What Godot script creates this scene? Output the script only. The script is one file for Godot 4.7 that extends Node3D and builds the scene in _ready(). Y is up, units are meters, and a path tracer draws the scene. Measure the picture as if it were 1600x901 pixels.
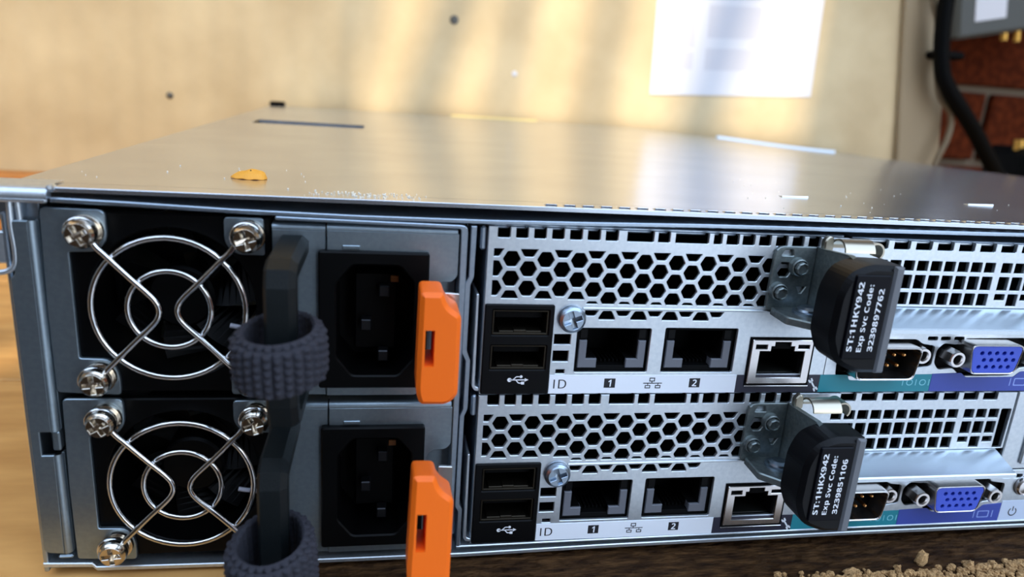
extends Node3D
# Design units are millimetres (x right, y up, z towards the viewer); everything is committed in metres.
const MM := 0.001
var M := {}
var used := {}
var rng := RandomNumberGenerator.new()


class Sh:
	# a triangle collector; every face is given with the direction it looks to
	var v := PackedVector3Array()
	var n := PackedVector3Array()
	var T := Transform3D()

	func t3(a: Vector3, b: Vector3, c: Vector3, na: Vector3, nb: Vector3, nc: Vector3) -> void:
		var g := (b - a).cross(c - a)
		if g.length_squared() < 1e-14:
			return
		if g.dot(na + nb + nc) > 0.0:
			var p := b
			b = c
			c = p
			p = nb
			nb = nc
			nc = p
		v.append(T * a)
		v.append(T * b)
		v.append(T * c)
		n.append((T.basis * na).normalized())
		n.append((T.basis * nb).normalized())
		n.append((T.basis * nc).normalized())

	func tri(a: Vector3, b: Vector3, c: Vector3, look: Vector3) -> void:
		var g := (b - a).cross(c - a).normalized()
		if g.dot(look) < 0.0:
			g = -g
		t3(a, b, c, g, g, g)

	func q(a: Vector3, b: Vector3, c: Vector3, d: Vector3, look: Vector3) -> void:
		tri(a, b, c, look)
		tri(a, c, d, look)

	func qs(a: Vector3, b: Vector3, c: Vector3, d: Vector3, na: Vector3, nb: Vector3, nc: Vector3, nd: Vector3) -> void:
		t3(a, b, c, na, nb, nc)
		t3(a, c, d, na, nc, nd)

	# box with chamfered edges
	func bx(x0: float, x1: float, y0: float, y1: float, z0: float, z1: float, c := 0.15) -> void:
		var lo := Vector3(minf(x0, x1), minf(y0, y1), minf(z0, z1))
		var hi := Vector3(maxf(x0, x1), maxf(y0, y1), maxf(z0, z1))
		var d := hi - lo
		c = minf(c, 0.45 * minf(d.x, minf(d.y, d.z)))
		var p := func(sx: int, sy: int, sz: int, a: int) -> Vector3:
			var r := Vector3(hi.x if sx > 0 else lo.x, hi.y if sy > 0 else lo.y, hi.z if sz > 0 else lo.z)
			var s := Vector3(sx, sy, sz)
			for k in 3:
				if k != a:
					r[k] -= s[k] * c
			return r
		for a in 3:
			for s in [-1, 1]:
				var l := Vector3.ZERO
				l[a] = s
				var cs := []
				for e in [[-1, -1], [1, -1], [1, 1], [-1, 1]]:
					var k := [0, 0, 0]
					k[a] = s
					k[(a + 1) % 3] = e[0]
					k[(a + 2) % 3] = e[1]
					cs.append(p.call(k[0], k[1], k[2], a))
				q(cs[0], cs[1], cs[2], cs[3], l)
				for s2 in [-1, 1]:
					var b := (a + 1) % 3
					var k1 := [0, 0, 0]
					k1[a] = s
					k1[b] = s2
					var o := (a + 2) % 3
					k1[o] = -1
					var k2 := k1.duplicate()
					k2[o] = 1
					var l2 := l
					l2[b] = s2
					q(p.call(k1[0], k1[1], k1[2], a), p.call(k2[0], k2[1], k2[2], a), p.call(k2[0], k2[1], k2[2], b), p.call(k1[0], k1[1], k1[2], b), l2)
		for sx in [-1, 1]:
			for sy in [-1, 1]:
				for sz in [-1, 1]:
					tri(p.call(sx, sy, sz, 0), p.call(sx, sy, sz, 1), p.call(sx, sy, sz, 2), Vector3(sx, sy, sz))

	# round bar along a path
	func tube(path: Array, r: float, seg := 10, closed := false) -> void:
		var m := path.size()
		var fr := []
		var up := Vector3(0.13, 0.37, 0.92)
		for i in m:
			var a: Vector3 = path[(i - 1 + m) % m] if closed or i > 0 else path[i]
			var b: Vector3 = path[(i + 1) % m] if closed or i < m - 1 else path[i]
			var t := (b - a).normalized()
			var s := t.cross(up)
			if s.length() < 0.05:
				s = t.cross(Vector3(1, 0, 0))
			s = s.normalized()
			up = s.cross(t).normalized()
			fr.append([s, up])
		for i in (m if closed else m - 1):
			var j := (i + 1) % m
			for k in seg:
				var c0 := TAU * k / seg
				var c1 := TAU * (k + 1) / seg
				var n00: Vector3 = fr[i][0] * cos(c0) + fr[i][1] * sin(c0)
				var n01: Vector3 = fr[i][0] * cos(c1) + fr[i][1] * sin(c1)
				var n10: Vector3 = fr[j][0] * cos(c0) + fr[j][1] * sin(c0)
				var n11: Vector3 = fr[j][0] * cos(c1) + fr[j][1] * sin(c1)
				var pa: Vector3 = path[i]
				var pb: Vector3 = path[j]
				qs(pa + n00 * r, pa + n01 * r, pb + n11 * r, pb + n10 * r, n00, n01, n11, n10)
		if not closed:
			for e in [0, m - 1]:
				var pe: Vector3 = path[e]
				var l: Vector3 = (pe - path[1]) if e == 0 else (pe - path[m - 2])
				for k in seg:
					var c0 := TAU * k / seg
					var c1 := TAU * (k + 1) / seg
					tri(pe, pe + (fr[e][0] * cos(c0) + fr[e][1] * sin(c0)) * r, pe + (fr[e][0] * cos(c1) + fr[e][1] * sin(c1)) * r, l)

	# solid of revolution about the z axis through (x, y); profile of (radius, z)
	func lathe(x: float, y: float, prof: Array, seg := 24, phase := 0.0) -> void:
		for i in prof.size() - 1:
			var a: Vector2 = prof[i]
			var b: Vector2 = prof[i + 1]
			var d := b - a
			var nr := Vector2(d.y, -d.x).normalized()
			for k in seg:
				var c0 := phase + TAU * k / seg
				var c1 := phase + TAU * (k + 1) / seg
				var n0 := Vector3(cos(c0) * nr.x, sin(c0) * nr.x, nr.y)
				var n1 := Vector3(cos(c1) * nr.x, sin(c1) * nr.x, nr.y)
				if seg <= 8:
					n0 = (n0 + n1).normalized()
					n1 = n0
				qs(Vector3(x + a.x * cos(c0), y + a.x * sin(c0), a.y), Vector3(x + a.x * cos(c1), y + a.x * sin(c1), a.y), Vector3(x + b.x * cos(c1), y + b.x * sin(c1), b.y), Vector3(x + b.x * cos(c0), y + b.x * sin(c0), b.y), n0, n1, n1, n0)

	static func grown(poly: PackedVector2Array, d: float) -> PackedVector2Array:
		var m := poly.size()
		var area := 0.0
		for i in m:
			area += poly[i].cross(poly[(i + 1) % m])
		var s := 1.0 if area > 0.0 else -1.0
		var out := PackedVector2Array()
		for i in m:
			var e0 := (poly[i] - poly[(i - 1 + m) % m]).normalized()
			var e1 := (poly[(i + 1) % m] - poly[i]).normalized()
			var n0 := Vector2(e0.y, -e0.x) * s
			var n1 := Vector2(e1.y, -e1.x) * s
			var h := n0 + n1
			var k := 1.0 / maxf(0.35, h.dot(n0))
			out.append(poly[i] + h * k * d)
		return out

	# fills outer-minus-holes at height z: cut into level bands, each band into trapezoids
	func fill(polys: Array, z: float, look: Vector3) -> void:
		var ys := []
		for p in polys:
			for w in p:
				ys.append(snappedf(w.y, 0.0005))
		ys.sort()
		var levels := []
		for y in ys:
			if levels.is_empty() or y - levels[-1] > 0.0009:
				levels.append(y)
		for i in levels.size() - 1:
			var ya: float = levels[i]
			var yb: float = levels[i + 1]
			var ym := (ya + yb) / 2.0
			var cuts := []
			for p in polys:
				var m: int = p.size()
				for k in m:
					var a: Vector2 = p[k]
					var b: Vector2 = p[(k + 1) % m]
					if (a.y > ym) == (b.y > ym):
						continue
					var f := func(y: float) -> float: return a.x + (b.x - a.x) * clampf((y - a.y) / (b.y - a.y), 0.0, 1.0)
					cuts.append([f.call(ym), f.call(ya), f.call(yb)])
			cuts.sort_custom(func(g, h): return g[0] < h[0])
			for k in range(0, cuts.size() - 1, 2):
				var l = cuts[k]
				var r = cuts[k + 1]
				q(Vector3(l[1], ya, z), Vector3(r[1], ya, z), Vector3(r[2], yb, z), Vector3(l[2], yb, z), look)

	func wall(poly: PackedVector2Array, za: float, zb: float, other: PackedVector2Array, sign_: float) -> void:
		# strip between a polygon at za and another at zb; sign_ +1 looks outward
		var m := poly.size()
		var area := 0.0
		for i in m:
			area += poly[i].cross(poly[(i + 1) % m])
		var s := sign_ * (1.0 if area > 0.0 else -1.0)
		for i in m:
			var j := (i + 1) % m
			var e := poly[j] - poly[i]
			q(Vector3(poly[i].x, poly[i].y, za), Vector3(poly[j].x, poly[j].y, za), Vector3(other[j].x, other[j].y, zb), Vector3(other[i].x, other[i].y, zb), Vector3(e.y * s, -e.x * s, 0.0))

	# sheet with holes between z1 (back) and z0 (front), front edges broken by c
	func plate(outer: PackedVector2Array, holes: Array, z0: float, z1: float, c := 0.12, back := true) -> void:
		var front := [grown(outer, -c)]
		for h in holes:
			front.append(grown(h, c))
		fill(front, z0, Vector3(0, 0, 1))
		wall(front[0], z0, z0 - c, outer, 1.0)
		wall(outer, z0 - c, z1, outer, 1.0)
		for i in holes.size():
			wall(front[i + 1], z0, z0 - c, holes[i], -1.0)
			wall(holes[i], z0 - c, z1, holes[i], -1.0)
		if back:
			fill([outer] + holes, z1, Vector3(0, 0, -1))

	# solid slab with both faces chamfered
	func slab(outer: PackedVector2Array, holes: Array, z0: float, z1: float, c := 0.4) -> void:
		var inn := [grown(outer, -c)] + holes
		fill(inn, z0, Vector3(0, 0, 1))
		fill(inn, z1, Vector3(0, 0, -1))
		wall(inn[0], z0, z0 - c, outer, 1.0)
		wall(outer, z0 - c, z1 + c, outer, 1.0)
		wall(outer, z1 + c, z1, inn[0], 1.0)
		for h in holes:
			wall(h, z0, z1, h, -1.0)

	func mesh(origin: Vector3) -> ArrayMesh:
		var pv := PackedVector3Array()
		pv.resize(v.size())
		for i in v.size():
			pv[i] = (v[i] - origin) * MM
		var arr := []
		arr.resize(Mesh.ARRAY_MAX)
		arr[Mesh.ARRAY_VERTEX] = pv
		arr[Mesh.ARRAY_NORMAL] = n
		var m := ArrayMesh.new()
		m.add_surface_from_arrays(Mesh.PRIMITIVE_TRIANGLES, arr)
		return m


func P2(a: Array) -> PackedVector2Array:
	var p := PackedVector2Array()
	for i in range(0, a.size(), 2):
		p.append(Vector2(a[i], a[i + 1]))
	return p


func rect(x0: float, x1: float, y0: float, y1: float) -> PackedVector2Array:
	return P2([x0, y0, x1, y0, x1, y1, x0, y1])


func rrect(x0: float, x1: float, y0: float, y1: float, r: float, k := 4) -> PackedVector2Array:
	var p := PackedVector2Array()
	for c in [[x1 - r, y0 + r, -PI / 2], [x1 - r, y1 - r, 0.0], [x0 + r, y1 - r, PI / 2], [x0 + r, y0 + r, PI]]:
		for i in k + 1:
			var a: float = c[2] + PI / 2 * i / k
			p.append(Vector2(c[0] + r * cos(a), c[1] + r * sin(a)))
	return p


func ring_poly(x: float, y: float, r: float, k := 20, ph := 0.0) -> PackedVector2Array:
	var p := PackedVector2Array()
	for i in k:
		p.append(Vector2(x + r * cos(ph + TAU * i / k), y + r * sin(ph + TAU * i / k)))
	return p


# rounds the corners of a polygon; r is one radius or one per corner
func soft(poly: PackedVector2Array, r, k := 3) -> PackedVector2Array:
	var out := PackedVector2Array()
	var m := poly.size()
	for i in m:
		var rr: float = r[i] if r is Array else r
		if rr <= 0.0:
			out.append(poly[i])
			continue
		var a := poly[(i - 1 + m) % m] - poly[i]
		var b := poly[(i + 1) % m] - poly[i]
		var d := minf(rr, 0.45 * minf(a.length(), b.length()))
		var pa := poly[i] + a.normalized() * d
		var pb := poly[i] + b.normalized() * d
		for j in k + 1:
			var t := float(j) / k
			out.append(pa.lerp(poly[i], t).lerp(poly[i].lerp(pb, t), t))
	return out


func curve(pts: Array, step := 1.5) -> Array:
	var c := Curve3D.new()
	c.bake_interval = step
	for i in pts.size():
		var a: Vector3 = pts[maxi(i - 1, 0)]
		var b: Vector3 = pts[mini(i + 1, pts.size() - 1)]
		var t := (b - a) / 6.0
		c.add_point(pts[i], -t, t)
	return Array(c.get_baked_points())


# sheet edge rolled back: quarter round from the front plane z up and away to a flat top
func bend(s: Sh, x0: float, x1: float, y: float, z: float, r: float) -> void:
	for k in 6:
		var a0 := PI / 2 * k / 6.0
		var a1 := PI / 2 * (k + 1) / 6.0
		var n0 := Vector3(0, sin(a0), cos(a0))
		var n1 := Vector3(0, sin(a1), cos(a1))
		var o := Vector3(0, y, z - r)
		s.qs(o + n0 * r + Vector3(x0, 0, 0), o + n0 * r + Vector3(x1, 0, 0), o + n1 * r + Vector3(x1, 0, 0), o + n1 * r + Vector3(x0, 0, 0), n0, n0, n1, n1)
		for x in [x0, x1]:
			s.tri(o + Vector3(x, 0, 0), o + n0 * r + Vector3(x, 0, 0), o + n1 * r + Vector3(x, 0, 0), Vector3(x - (x0 + x1) / 2.0, 0, 0))
	s.q(Vector3(x0, y + r, z - r), Vector3(x1, y + r, z - r), Vector3(x1, y + r, z - 9), Vector3(x0, y + r, z - 9), Vector3(0, 1, 0))


func numbered(called: String) -> String:
	if not used.has(called):
		used[called] = 0
		return called
	used[called] += 1
	return "%s_%03d" % [called, used[called]]


func thing(called: String, label: String, category: String, at: Vector3, group := "") -> Node3D:
	var o := Node3D.new()
	o.name = numbered(called)
	add_child(o)
	o.position = at * MM
	tag(o, label, category, group)
	return o


func tag(o: Node, label: String, category: String, group := "") -> void:
	o.set_meta("label", label)
	o.set_meta("category", category)
	if group:
		o.set_meta("group", group)


func obj(called: String, sh, mat: Material, parent: Node3D = null, origin := Vector3.ZERO) -> MeshInstance3D:
	var o := MeshInstance3D.new()
	o.mesh = sh.mesh(origin) if sh is Sh else sh
	o.mesh.surface_set_material(0, mat)
	if parent == null:
		o.name = numbered(called)
		add_child(o)
		o.position = origin * MM
	else:
		o.name = called
		parent.add_child(o, true)
	return o


func struct(called: String, sh: Sh, mat: Material) -> MeshInstance3D:
	var o := obj(called, sh, mat)
	o.set_meta("kind", "structure")
	return o


# raised print: letters of the given size in mm, fitted to w x h, on a plane turned by rot
func letters(called: String, s: String, x: float, y: float, z: float, w: float, h: float, mat: Material, parent: Node3D, origin: Vector3, turn := 0.0, bold := true, serif := false) -> MeshInstance3D:
	var f := SystemFont.new()
	f.font_names = PackedStringArray(["Droid Serif" if serif else "Droid Sans"])
	f.font_weight = 700 if bold else 400
	var tm := TextMesh.new()
	tm.text = s
	tm.font = f
	tm.font_size = 32
	tm.pixel_size = 0.001
	tm.curve_step = 1.5
	tm.depth = 0.0
	var bb := tm.get_aabb()
	var arr := tm.surface_get_arrays(0)
	var pv: PackedVector3Array = arr[Mesh.ARRAY_VERTEX]
	var lo := Vector3(1e9, 1e9, 0)
	var hi := Vector3(-1e9, -1e9, 0)
	for p in pv:
		lo = lo.min(p)
		hi = hi.max(p)
	var ctr := (lo + hi) / 2.0
	var sx := w / maxf(hi.x - lo.x, 1e-6)
	var sy := h / maxf(hi.y - lo.y, 1e-6)
	var idx: PackedInt32Array = arr[Mesh.ARRAY_INDEX]
	var sh := Sh.new()
	sh.T = Transform3D(Basis(Vector3(0, 0, 1), turn), Vector3(x, y, z))
	for i in range(0, idx.size(), 3):
		var c := []
		for k in 3:
			var p: Vector3 = pv[idx[i + k]] - ctr
			c.append(Vector3(p.x * sx, p.y * sy, 0.0))
		sh.tri(c[0], c[1], c[2], Vector3(0, 0, 1))
	return obj(called, sh, mat, parent, origin)


func mat(called: String, c: Color, rough: float, metal := 0.0, spec := 0.5) -> StandardMaterial3D:
	var m := StandardMaterial3D.new()
	m.resource_name = called
	m.albedo_color = c
	m.roughness = rough
	m.metallic = metal
	m.metallic_specular = spec
	M[called] = m
	return m


func noise_tex(freq: float, lo: Color, hi: Color, seed_: int, oct := 4, normal := false, bump := 4.0, size := 512) -> NoiseTexture2D:
	var n := FastNoiseLite.new()
	n.seed = seed_
	n.frequency = freq
	n.fractal_octaves = oct
	n.noise_type = FastNoiseLite.TYPE_SIMPLEX_SMOOTH
	var t := NoiseTexture2D.new()
	t.noise = n
	t.width = size
	t.height = size
	t.seamless = true
	t.as_normal_map = normal
	t.bump_strength = bump
	if not normal:
		var g := Gradient.new()
		g.set_color(0, lo)
		g.set_color(1, hi)
		t.color_ramp = g
	return t


func grain(m: StandardMaterial3D, tex: Texture2D, scale: Vector3, world := false) -> void:
	m.albedo_texture = tex
	m.uv1_triplanar = true
	m.uv1_world_triplanar = world
	m.uv1_scale = scale


func bumpy(m: StandardMaterial3D, tex: Texture2D, amount: float) -> void:
	m.normal_enabled = true
	m.normal_texture = tex
	m.normal_scale = amount


func materials() -> void:
	var speck := noise_tex(0.02, Color(0.82, 0.82, 0.84), Color(1, 1, 1), 3)
	var spangle := noise_tex(0.03, Color(0.92, 0.93, 0.94), Color(1, 1, 1), 8, 4)
	var fine_n := noise_tex(0.09, Color.BLACK, Color.WHITE, 5, 3, true, 3.0)
	var rough_n := noise_tex(0.05, Color.BLACK, Color.WHITE, 6, 4, true, 6.0)
	var m := mat("galvanised_steel", Color(0.86, 0.885, 0.905), 0.40, 0.92)
	grain(m, spangle, Vector3.ONE * 40.0)
	m = mat("psu_steel", Color(0.60, 0.65, 0.68), 0.38, 0.92)
	grain(m, spangle, Vector3.ONE * 40.0)
	m = mat("cage_steel", Color(0.70, 0.75, 0.80), 0.36, 0.95)
	grain(m, spangle, Vector3.ONE * 40.0)
	m = mat("bracket_steel", Color(0.58, 0.62, 0.61), 0.42, 0.8)
	grain(m, speck, Vector3.ONE * 60.0)
	m = mat("brass_hem", Color(0.95, 0.84, 0.55), 0.5, 0.4)
	m = mat("lid_steel", Color(0.845, 0.87, 0.90), 0.23, 0.92)
	grain(m, noise_tex(0.008, Color(0.93, 0.93, 0.94), Color(1, 1, 1), 21, 4), Vector3(6, 6, 9))
	bumpy(m, noise_tex(0.01, Color.BLACK, Color.WHITE, 22, 3, true, 0.6), 0.25)
	m = mat("chrome_wire", Color(0.88, 0.88, 0.88), 0.12, 1.0)
	m = mat("nickel_screw", Color(0.86, 0.82, 0.76), 0.16, 1.0)
	m = mat("zinc_screw", Color(0.66, 0.72, 0.78), 0.30, 1.0)
	m = mat("port_metal", Color(0.87, 0.85, 0.84), 0.25, 1.0)
	m = mat("black_plastic", Color(0.025, 0.025, 0.03), 0.45, 0.0, 0.25)
	bumpy(m, fine_n, 0.35)
	m.uv1_triplanar = true
	m.uv1_scale = Vector3.ONE * 90.0
	m = mat("shroud_grey", Color(0.10, 0.10, 0.11), 0.7, 0.0, 0.2)
	m = mat("jack_black", Color(0.03, 0.03, 0.032), 0.6, 0.0, 0.2)
	m = mat("fan_black", Color(0.018, 0.018, 0.02), 0.4, 0.0, 0.25)
	m = mat("handle_plastic", Color(0.055, 0.075, 0.08), 0.45, 0.0, 0.35)
	bumpy(m, rough_n, 0.6)
	m.uv1_triplanar = true
	m.uv1_scale = Vector3.ONE * 120.0
	m = mat("tag_plastic", Color(0.025, 0.025, 0.035), 0.4, 0.0, 0.3)
	m = mat("tag_window", Color(0.02, 0.022, 0.05), 0.35, 0.0, 0.25)
	m = mat("grey_plastic", Color(0.40, 0.41, 0.44), 0.45)
	m = mat("latch_orange", Color(1.0, 0.44, 0.07), 0.42, 0.0, 0.45)
	m = mat("webbing", Color(0.30, 0.30, 0.325), 0.85, 0.0, 0.3)
	grain(m, noise_tex(0.12, Color(0.45, 0.45, 0.5), Color(1, 1, 1), 31, 3), Vector3.ONE * 90.0)
	m = mat("print_white", Color(0.93, 0.94, 0.96), 0.6)
	m = mat("label_white", Color(0.93, 0.95, 0.98), 0.5)
	m = mat("label_dark", Color(0.13, 0.13, 0.20), 0.5)
	m = mat("label_teal", Color(0.10, 0.53, 0.59), 0.5)
	m = mat("label_blue", Color(0.24, 0.31, 0.66), 0.5)
	m = mat("print_black", Color(0.08, 0.08, 0.11), 0.55)
	m = mat("print_teal", Color(0.50, 0.80, 0.86), 0.55)
	m = mat("print_blue", Color(0.58, 0.66, 0.92), 0.55)
	m = mat("vga_blue", Color(0.24, 0.34, 0.80), 0.45)
	m = mat("pin_gold", Color(0.86, 0.64, 0.40), 0.28, 1.0)
	m = mat("board_green", Color(0.10, 0.12, 0.09), 0.6)
	grain(m, noise_tex(0.2, Color(0.2, 0.2, 0.2), Color(1, 1, 1), 44, 2), Vector3.ONE * 60.0)
	m = mat("husk", Color(1.0, 0.70, 0.24), 0.55)
	m.backlight_enabled = true
	m.backlight = Color(0.5, 0.38, 0.15)
	m = mat("dust", Color(0.98, 0.95, 0.88), 0.8)
	m = mat("plaster", Color(0.85, 0.76, 0.60), 0.8, 0.0, 0.25)
	grain(m, noise_tex(0.006, Color(0.88, 0.86, 0.84), Color(1, 1, 1), 51, 5, false, 1, 1024), Vector3.ONE * 2.2)
	m = mat("plaster_far", Color(0.55, 0.50, 0.42), 0.9)
	m = mat("oak", Color(0.90, 0.69, 0.42), 0.6, 0.0, 0.3)
	grain(m, noise_tex(0.012, Color(0.84, 0.80, 0.76), Color(1, 1, 1), 61, 5), Vector3(2.5, 8, 9))
	m = mat("dark_oak", Color(0.36, 0.25, 0.14), 0.75, 0.0, 0.25)
	grain(m, noise_tex(0.03, Color(0.35, 0.30, 0.26), Color(1, 1, 1), 62, 5), Vector3(6, 16, 24))
	bumpy(m, rough_n, 1.2)
	m = mat("skirting", Color(0.72, 0.46, 0.20), 0.5)
	m = mat("brick", Color(0.40, 0.17, 0.07), 0.85, 0.0, 0.2)
	grain(m, noise_tex(0.03, Color(0.55, 0.5, 0.45), Color(1, 1, 1), 71, 5), Vector3.ONE * 6.0)
	m = mat("mortar", Color(0.42, 0.36, 0.29), 0.95)
	m = mat("paper", Color(0.85, 0.835, 0.84), 0.7)
	m = mat("paper_print", Color(0.80, 0.78, 0.79), 0.7)
	m = mat("grey_box", Color(0.28, 0.28, 0.26), 0.5)
	m = mat("cable_black", Color(0.012, 0.011, 0.01), 0.6, 0.0, 0.2)
	m = mat("cable_grey", Color(0.45, 0.38, 0.28), 0.6)
	m = mat("brass", Color(0.86, 0.66, 0.32), 0.35, 0.8)
	m = mat("nail", Color(0.35, 0.34, 0.32), 0.5, 0.5)
	m = mat("chip_wood", Color(0.92, 0.75, 0.52), 0.9)
	grain(m, noise_tex(0.08, Color(0.5, 0.45, 0.4), Color(1, 1, 1), 81, 4), Vector3.ONE * 40.0)
	m = mat("concrete", Color(0.66, 0.67, 0.68), 0.9)
	grain(m, noise_tex(0.01, Color(0.85, 0.85, 0.85), Color(1, 1, 1), 91, 5), Vector3.ONE * 0.7, true)
	m = mat("shed_board", Color(0.30, 0.24, 0.18), 0.85)
	m = mat("stake", Color(0.40, 0.30, 0.20), 0.9)


func _ready() -> void:
	rng.seed = 11
	# camera
	var cam := Camera3D.new()
	cam.name = "camera"
	cam.transform = Transform3D(Basis(Vector3(0.98432013, 0.06752146, 0.16295623), Vector3(-0.0193019, 0.95951715, -0.28098803), Vector3(-0.17533202, 0.27343681, 0.94577534)), Vector3(73.726, 112.457, 155.634) * MM)
	cam.near = 0.01
	cam.far = 100.0
	var lens := CameraAttributesPhysical.new()
	lens.frustum_focal_length = 30.37
	lens.frustum_focus_distance = 0.184
	lens.frustum_near = 0.01
	lens.frustum_far = 100.0
	lens.exposure_aperture = 15.5
	cam.attributes = lens
	cam.fov = 43.13
	add_child(cam)
	cam.current = true
	# sky, exposure
	var we := WorldEnvironment.new()
	we.name = "environment"
	var env := Environment.new()
	var sky := Sky.new()
	var ps := ProceduralSkyMaterial.new()
	ps.sky_top_color = Color(0.74, 0.83, 0.95)
	ps.sky_horizon_color = Color(0.94, 0.97, 1.0)
	ps.ground_bottom_color = Color(0.45, 0.46, 0.48)
	ps.ground_horizon_color = Color(0.7, 0.73, 0.77)
	ps.sky_curve = 0.2
	sky.sky_material = ps
	env.background_mode = Environment.BG_SKY
	env.sky = sky
	env.background_energy_multiplier = 2.55
	env.tonemap_mode = Environment.TONE_MAPPER_LINEAR
	env.tonemap_exposure = 1.5
	env.sdfgi_enabled = true
	env.ssao_enabled = true
	env.ssil_enabled = true
	we.environment = env
	add_child(we)
	# low warm sun, over the viewer's left shoulder, through the window of the front wall
	var sun := DirectionalLight3D.new()
	sun.name = "sun"
	sun.light_color = Color(1.0, 0.93, 0.80)
	sun.light_energy = 1.05
	sun.light_angular_distance = 0.8
	sun.shadow_enabled = true
	add_child(sun)
	sun.look_at_from_position(Vector3.ZERO, SUN)
	materials()
	build_room()
	build_bench()
	build_chassis()
	build_power_supplies()
	build_nodes()
	build_straps()
	build_litter()
	build_wall_things()


const SUN := Vector3(0.453, -0.423, -0.785)
const WALL_Z := -366.0


# ---------------------------------------------------------------- the room
func build_room() -> void:
	var s := Sh.new()
	s.slab(P2([-2400, -900, 530, -900, 516, 20, 472, 240, 472, 1500, -2400, 1500]), [], WALL_Z, WALL_Z - 28, 0.5)
	struct("wall_back", s, M.plaster)
	s = Sh.new()
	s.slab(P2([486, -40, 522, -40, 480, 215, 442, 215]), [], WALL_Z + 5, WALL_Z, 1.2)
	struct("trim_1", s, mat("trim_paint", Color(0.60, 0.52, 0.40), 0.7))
	s = Sh.new()
	s.bx(-2400, 250, -3, 35, WALL_Z, WALL_Z + 16, 2)
	struct("baseboard_back", s, M.skirting)
	# recessed brick wall past the end of the panel
	s = Sh.new()
	s.bx(400, 2500, -900, 1500, -640, -527, 0)
	var bw := struct("wall_right", s, M.mortar)
	for row in 5:
		var y0 := -12.0 + 73.5 * row
		for k in 4:
			var x0 := 455.0 + 223.0 * k - (0.0 if row % 2 == 1 else 113.0)
			if x0 < 420.0:
				continue
			var b := Sh.new()
			var j := rng.randf_range(-1.5, 1.5)
			b.bx(x0 + 4, x0 + 219, y0 + 4, y0 + 69.5 + j, -540, -520.0 + rng.randf_range(-1.5, 1.5), 2.0)
			obj("brick", b, M.brick, bw)
	s = Sh.new()
	s.bx(-2500, 2600, -940, -900, -700, 1230, 0)
	struct("floor", s, M.concrete)
	s = Sh.new()
	s.bx(-2500, 2600, 1500, 1560, -700, 160, 0)
	struct("ceiling", s, M.plaster_far)
	s = Sh.new()
	s.bx(-2480, -2400, -900, 1500, -640, 1230, 0)
	struct("wall_left", s, M.plaster_far)
	# front wall, behind the viewer: one window on the left, a wide door opening on the right
	s = Sh.new()
	s.plate(rect(-2400, 380, -900, 1500), [P2([-1500, 480, -830, 480, -830, 925, -440, 925, -440, 1440, -1500, 1440])], 1260, 1200, 1.0)
	struct("wall_front", s, M.shed_board)
	s = Sh.new()
	s.plate(rect(2100, 2600, -900, 1500), [], 1260, 1200, 1.0)
	struct("wall_corner", s, M.shed_board)
	s = Sh.new()
	s.bx(2500, 2580, -900, 1500, -640, 1260, 0)
	struct("wall_side", s, M.plaster_far)
	# slatted screens outside the window thin the sunlight to its left and right
	var scr := thing("slat_screen", "upright slat screen outside the window that halves the sunlight", "screen", Vector3(-1170, 400, 1262))
	s = Sh.new()
	var xs := -1500.0
	while xs < -440.0:
		var open_ := xs > -885.0 and xs < -560.0
		if not open_:
			s.bx(xs, xs + (8.5 if xs < -700.0 else 13.5), 400, 1480, 1262, 1265, 0)
		xs += 16.0
	var sl := obj("slats", s, M.stake, scr, Vector3(-1170, 400, 1262))
	sl.set_meta("kind", "stuff")
	# ground outside
	s = Sh.new()
	s.bx(-9000, 14000, -990, -942, 1230, 16000, 0)
	struct("ground", s, M.concrete)
	# stakes that lean in front of the window; each throws one slanting shadow on the wall
	for a in [[98, 91, 124, 176, 11.0], [154, 91, 163, 176, 8.0], [46, 80, 74, 190, 5.0], [226, 150, 234, 230, 8.0], [297, 60, 318, 190, 17.0]]:
		var st := thing("garden_stake", ["slim leaning garden stake casting the broad stripe beside the nail", "short garden stake casting the stripe above the bench", "leaning garden stake furthest from the door", "garden stake casting the pointed shadow near the notice", "thick garden stake casting the stripe across the paper notice"][used.get("garden_stake", -1) + 1], "stake", Vector3.ZERO, "garden stakes outside the window")
		var t: float = (1290.0 + 32.0 * used.garden_stake - WALL_Z) / -SUN.z
		var pa := Vector3(a[0], a[1], WALL_Z) - SUN * t
		var pb := Vector3(a[2], a[3], WALL_Z) - SUN * t
		var d := (pb - pa).normalized()
		var b := Sh.new()
		var low := pa - d * ((pa.y + 942.0) / d.y)
		var top := pb + d * 380.0
		b.tube([low, pa, pb, top], a[4], 8)
		st.position = low * MM
		obj("shaft", b, M.stake, st, low)
		b = Sh.new()
		b.tube([top, top + d * 6.0], a[4] * 0.7, 8)
		obj("tip", b, M.stake, st, low)


func build_bench() -> void:
	var at := Vector3(0, -42, 0)
	var t := thing("workbench", "wooden workbench top under the metal server, pale boards and one dark board", "workbench", at)
	# pale boards run left to right behind and beside the server, dark board at the front right
	var s := Sh.new()
	s.bx(-700, 56, -42, -3.0, -112, 22, 0.8)
	obj("plank", s, M.oak, t, at)
	s = Sh.new()
	s.bx(-700, 900, -42, -3.0, -240, -113.5, 0.8)
	obj("plank", s, M.oak, t, at)
	s = Sh.new()
	s.bx(-700, 900, -42, -3.0, -365.5, -241.5, 0.8)
	obj("plank", s, M.oak, t, at)
	s = Sh.new()
	s.bx(57.2, 900, -42, -3.2, -112, 22, 0.8)
	obj("plank", s, M.dark_oak, t, at)
	for x in [-660.0, 860.0]:
		for z in [-330.0, 10.0]:
			s = Sh.new()
			s.bx(x - 30, x + 30, -899.5, -42, z - 30, z + 30, 1)
			obj("leg", s, M.oak, t, at)


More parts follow.
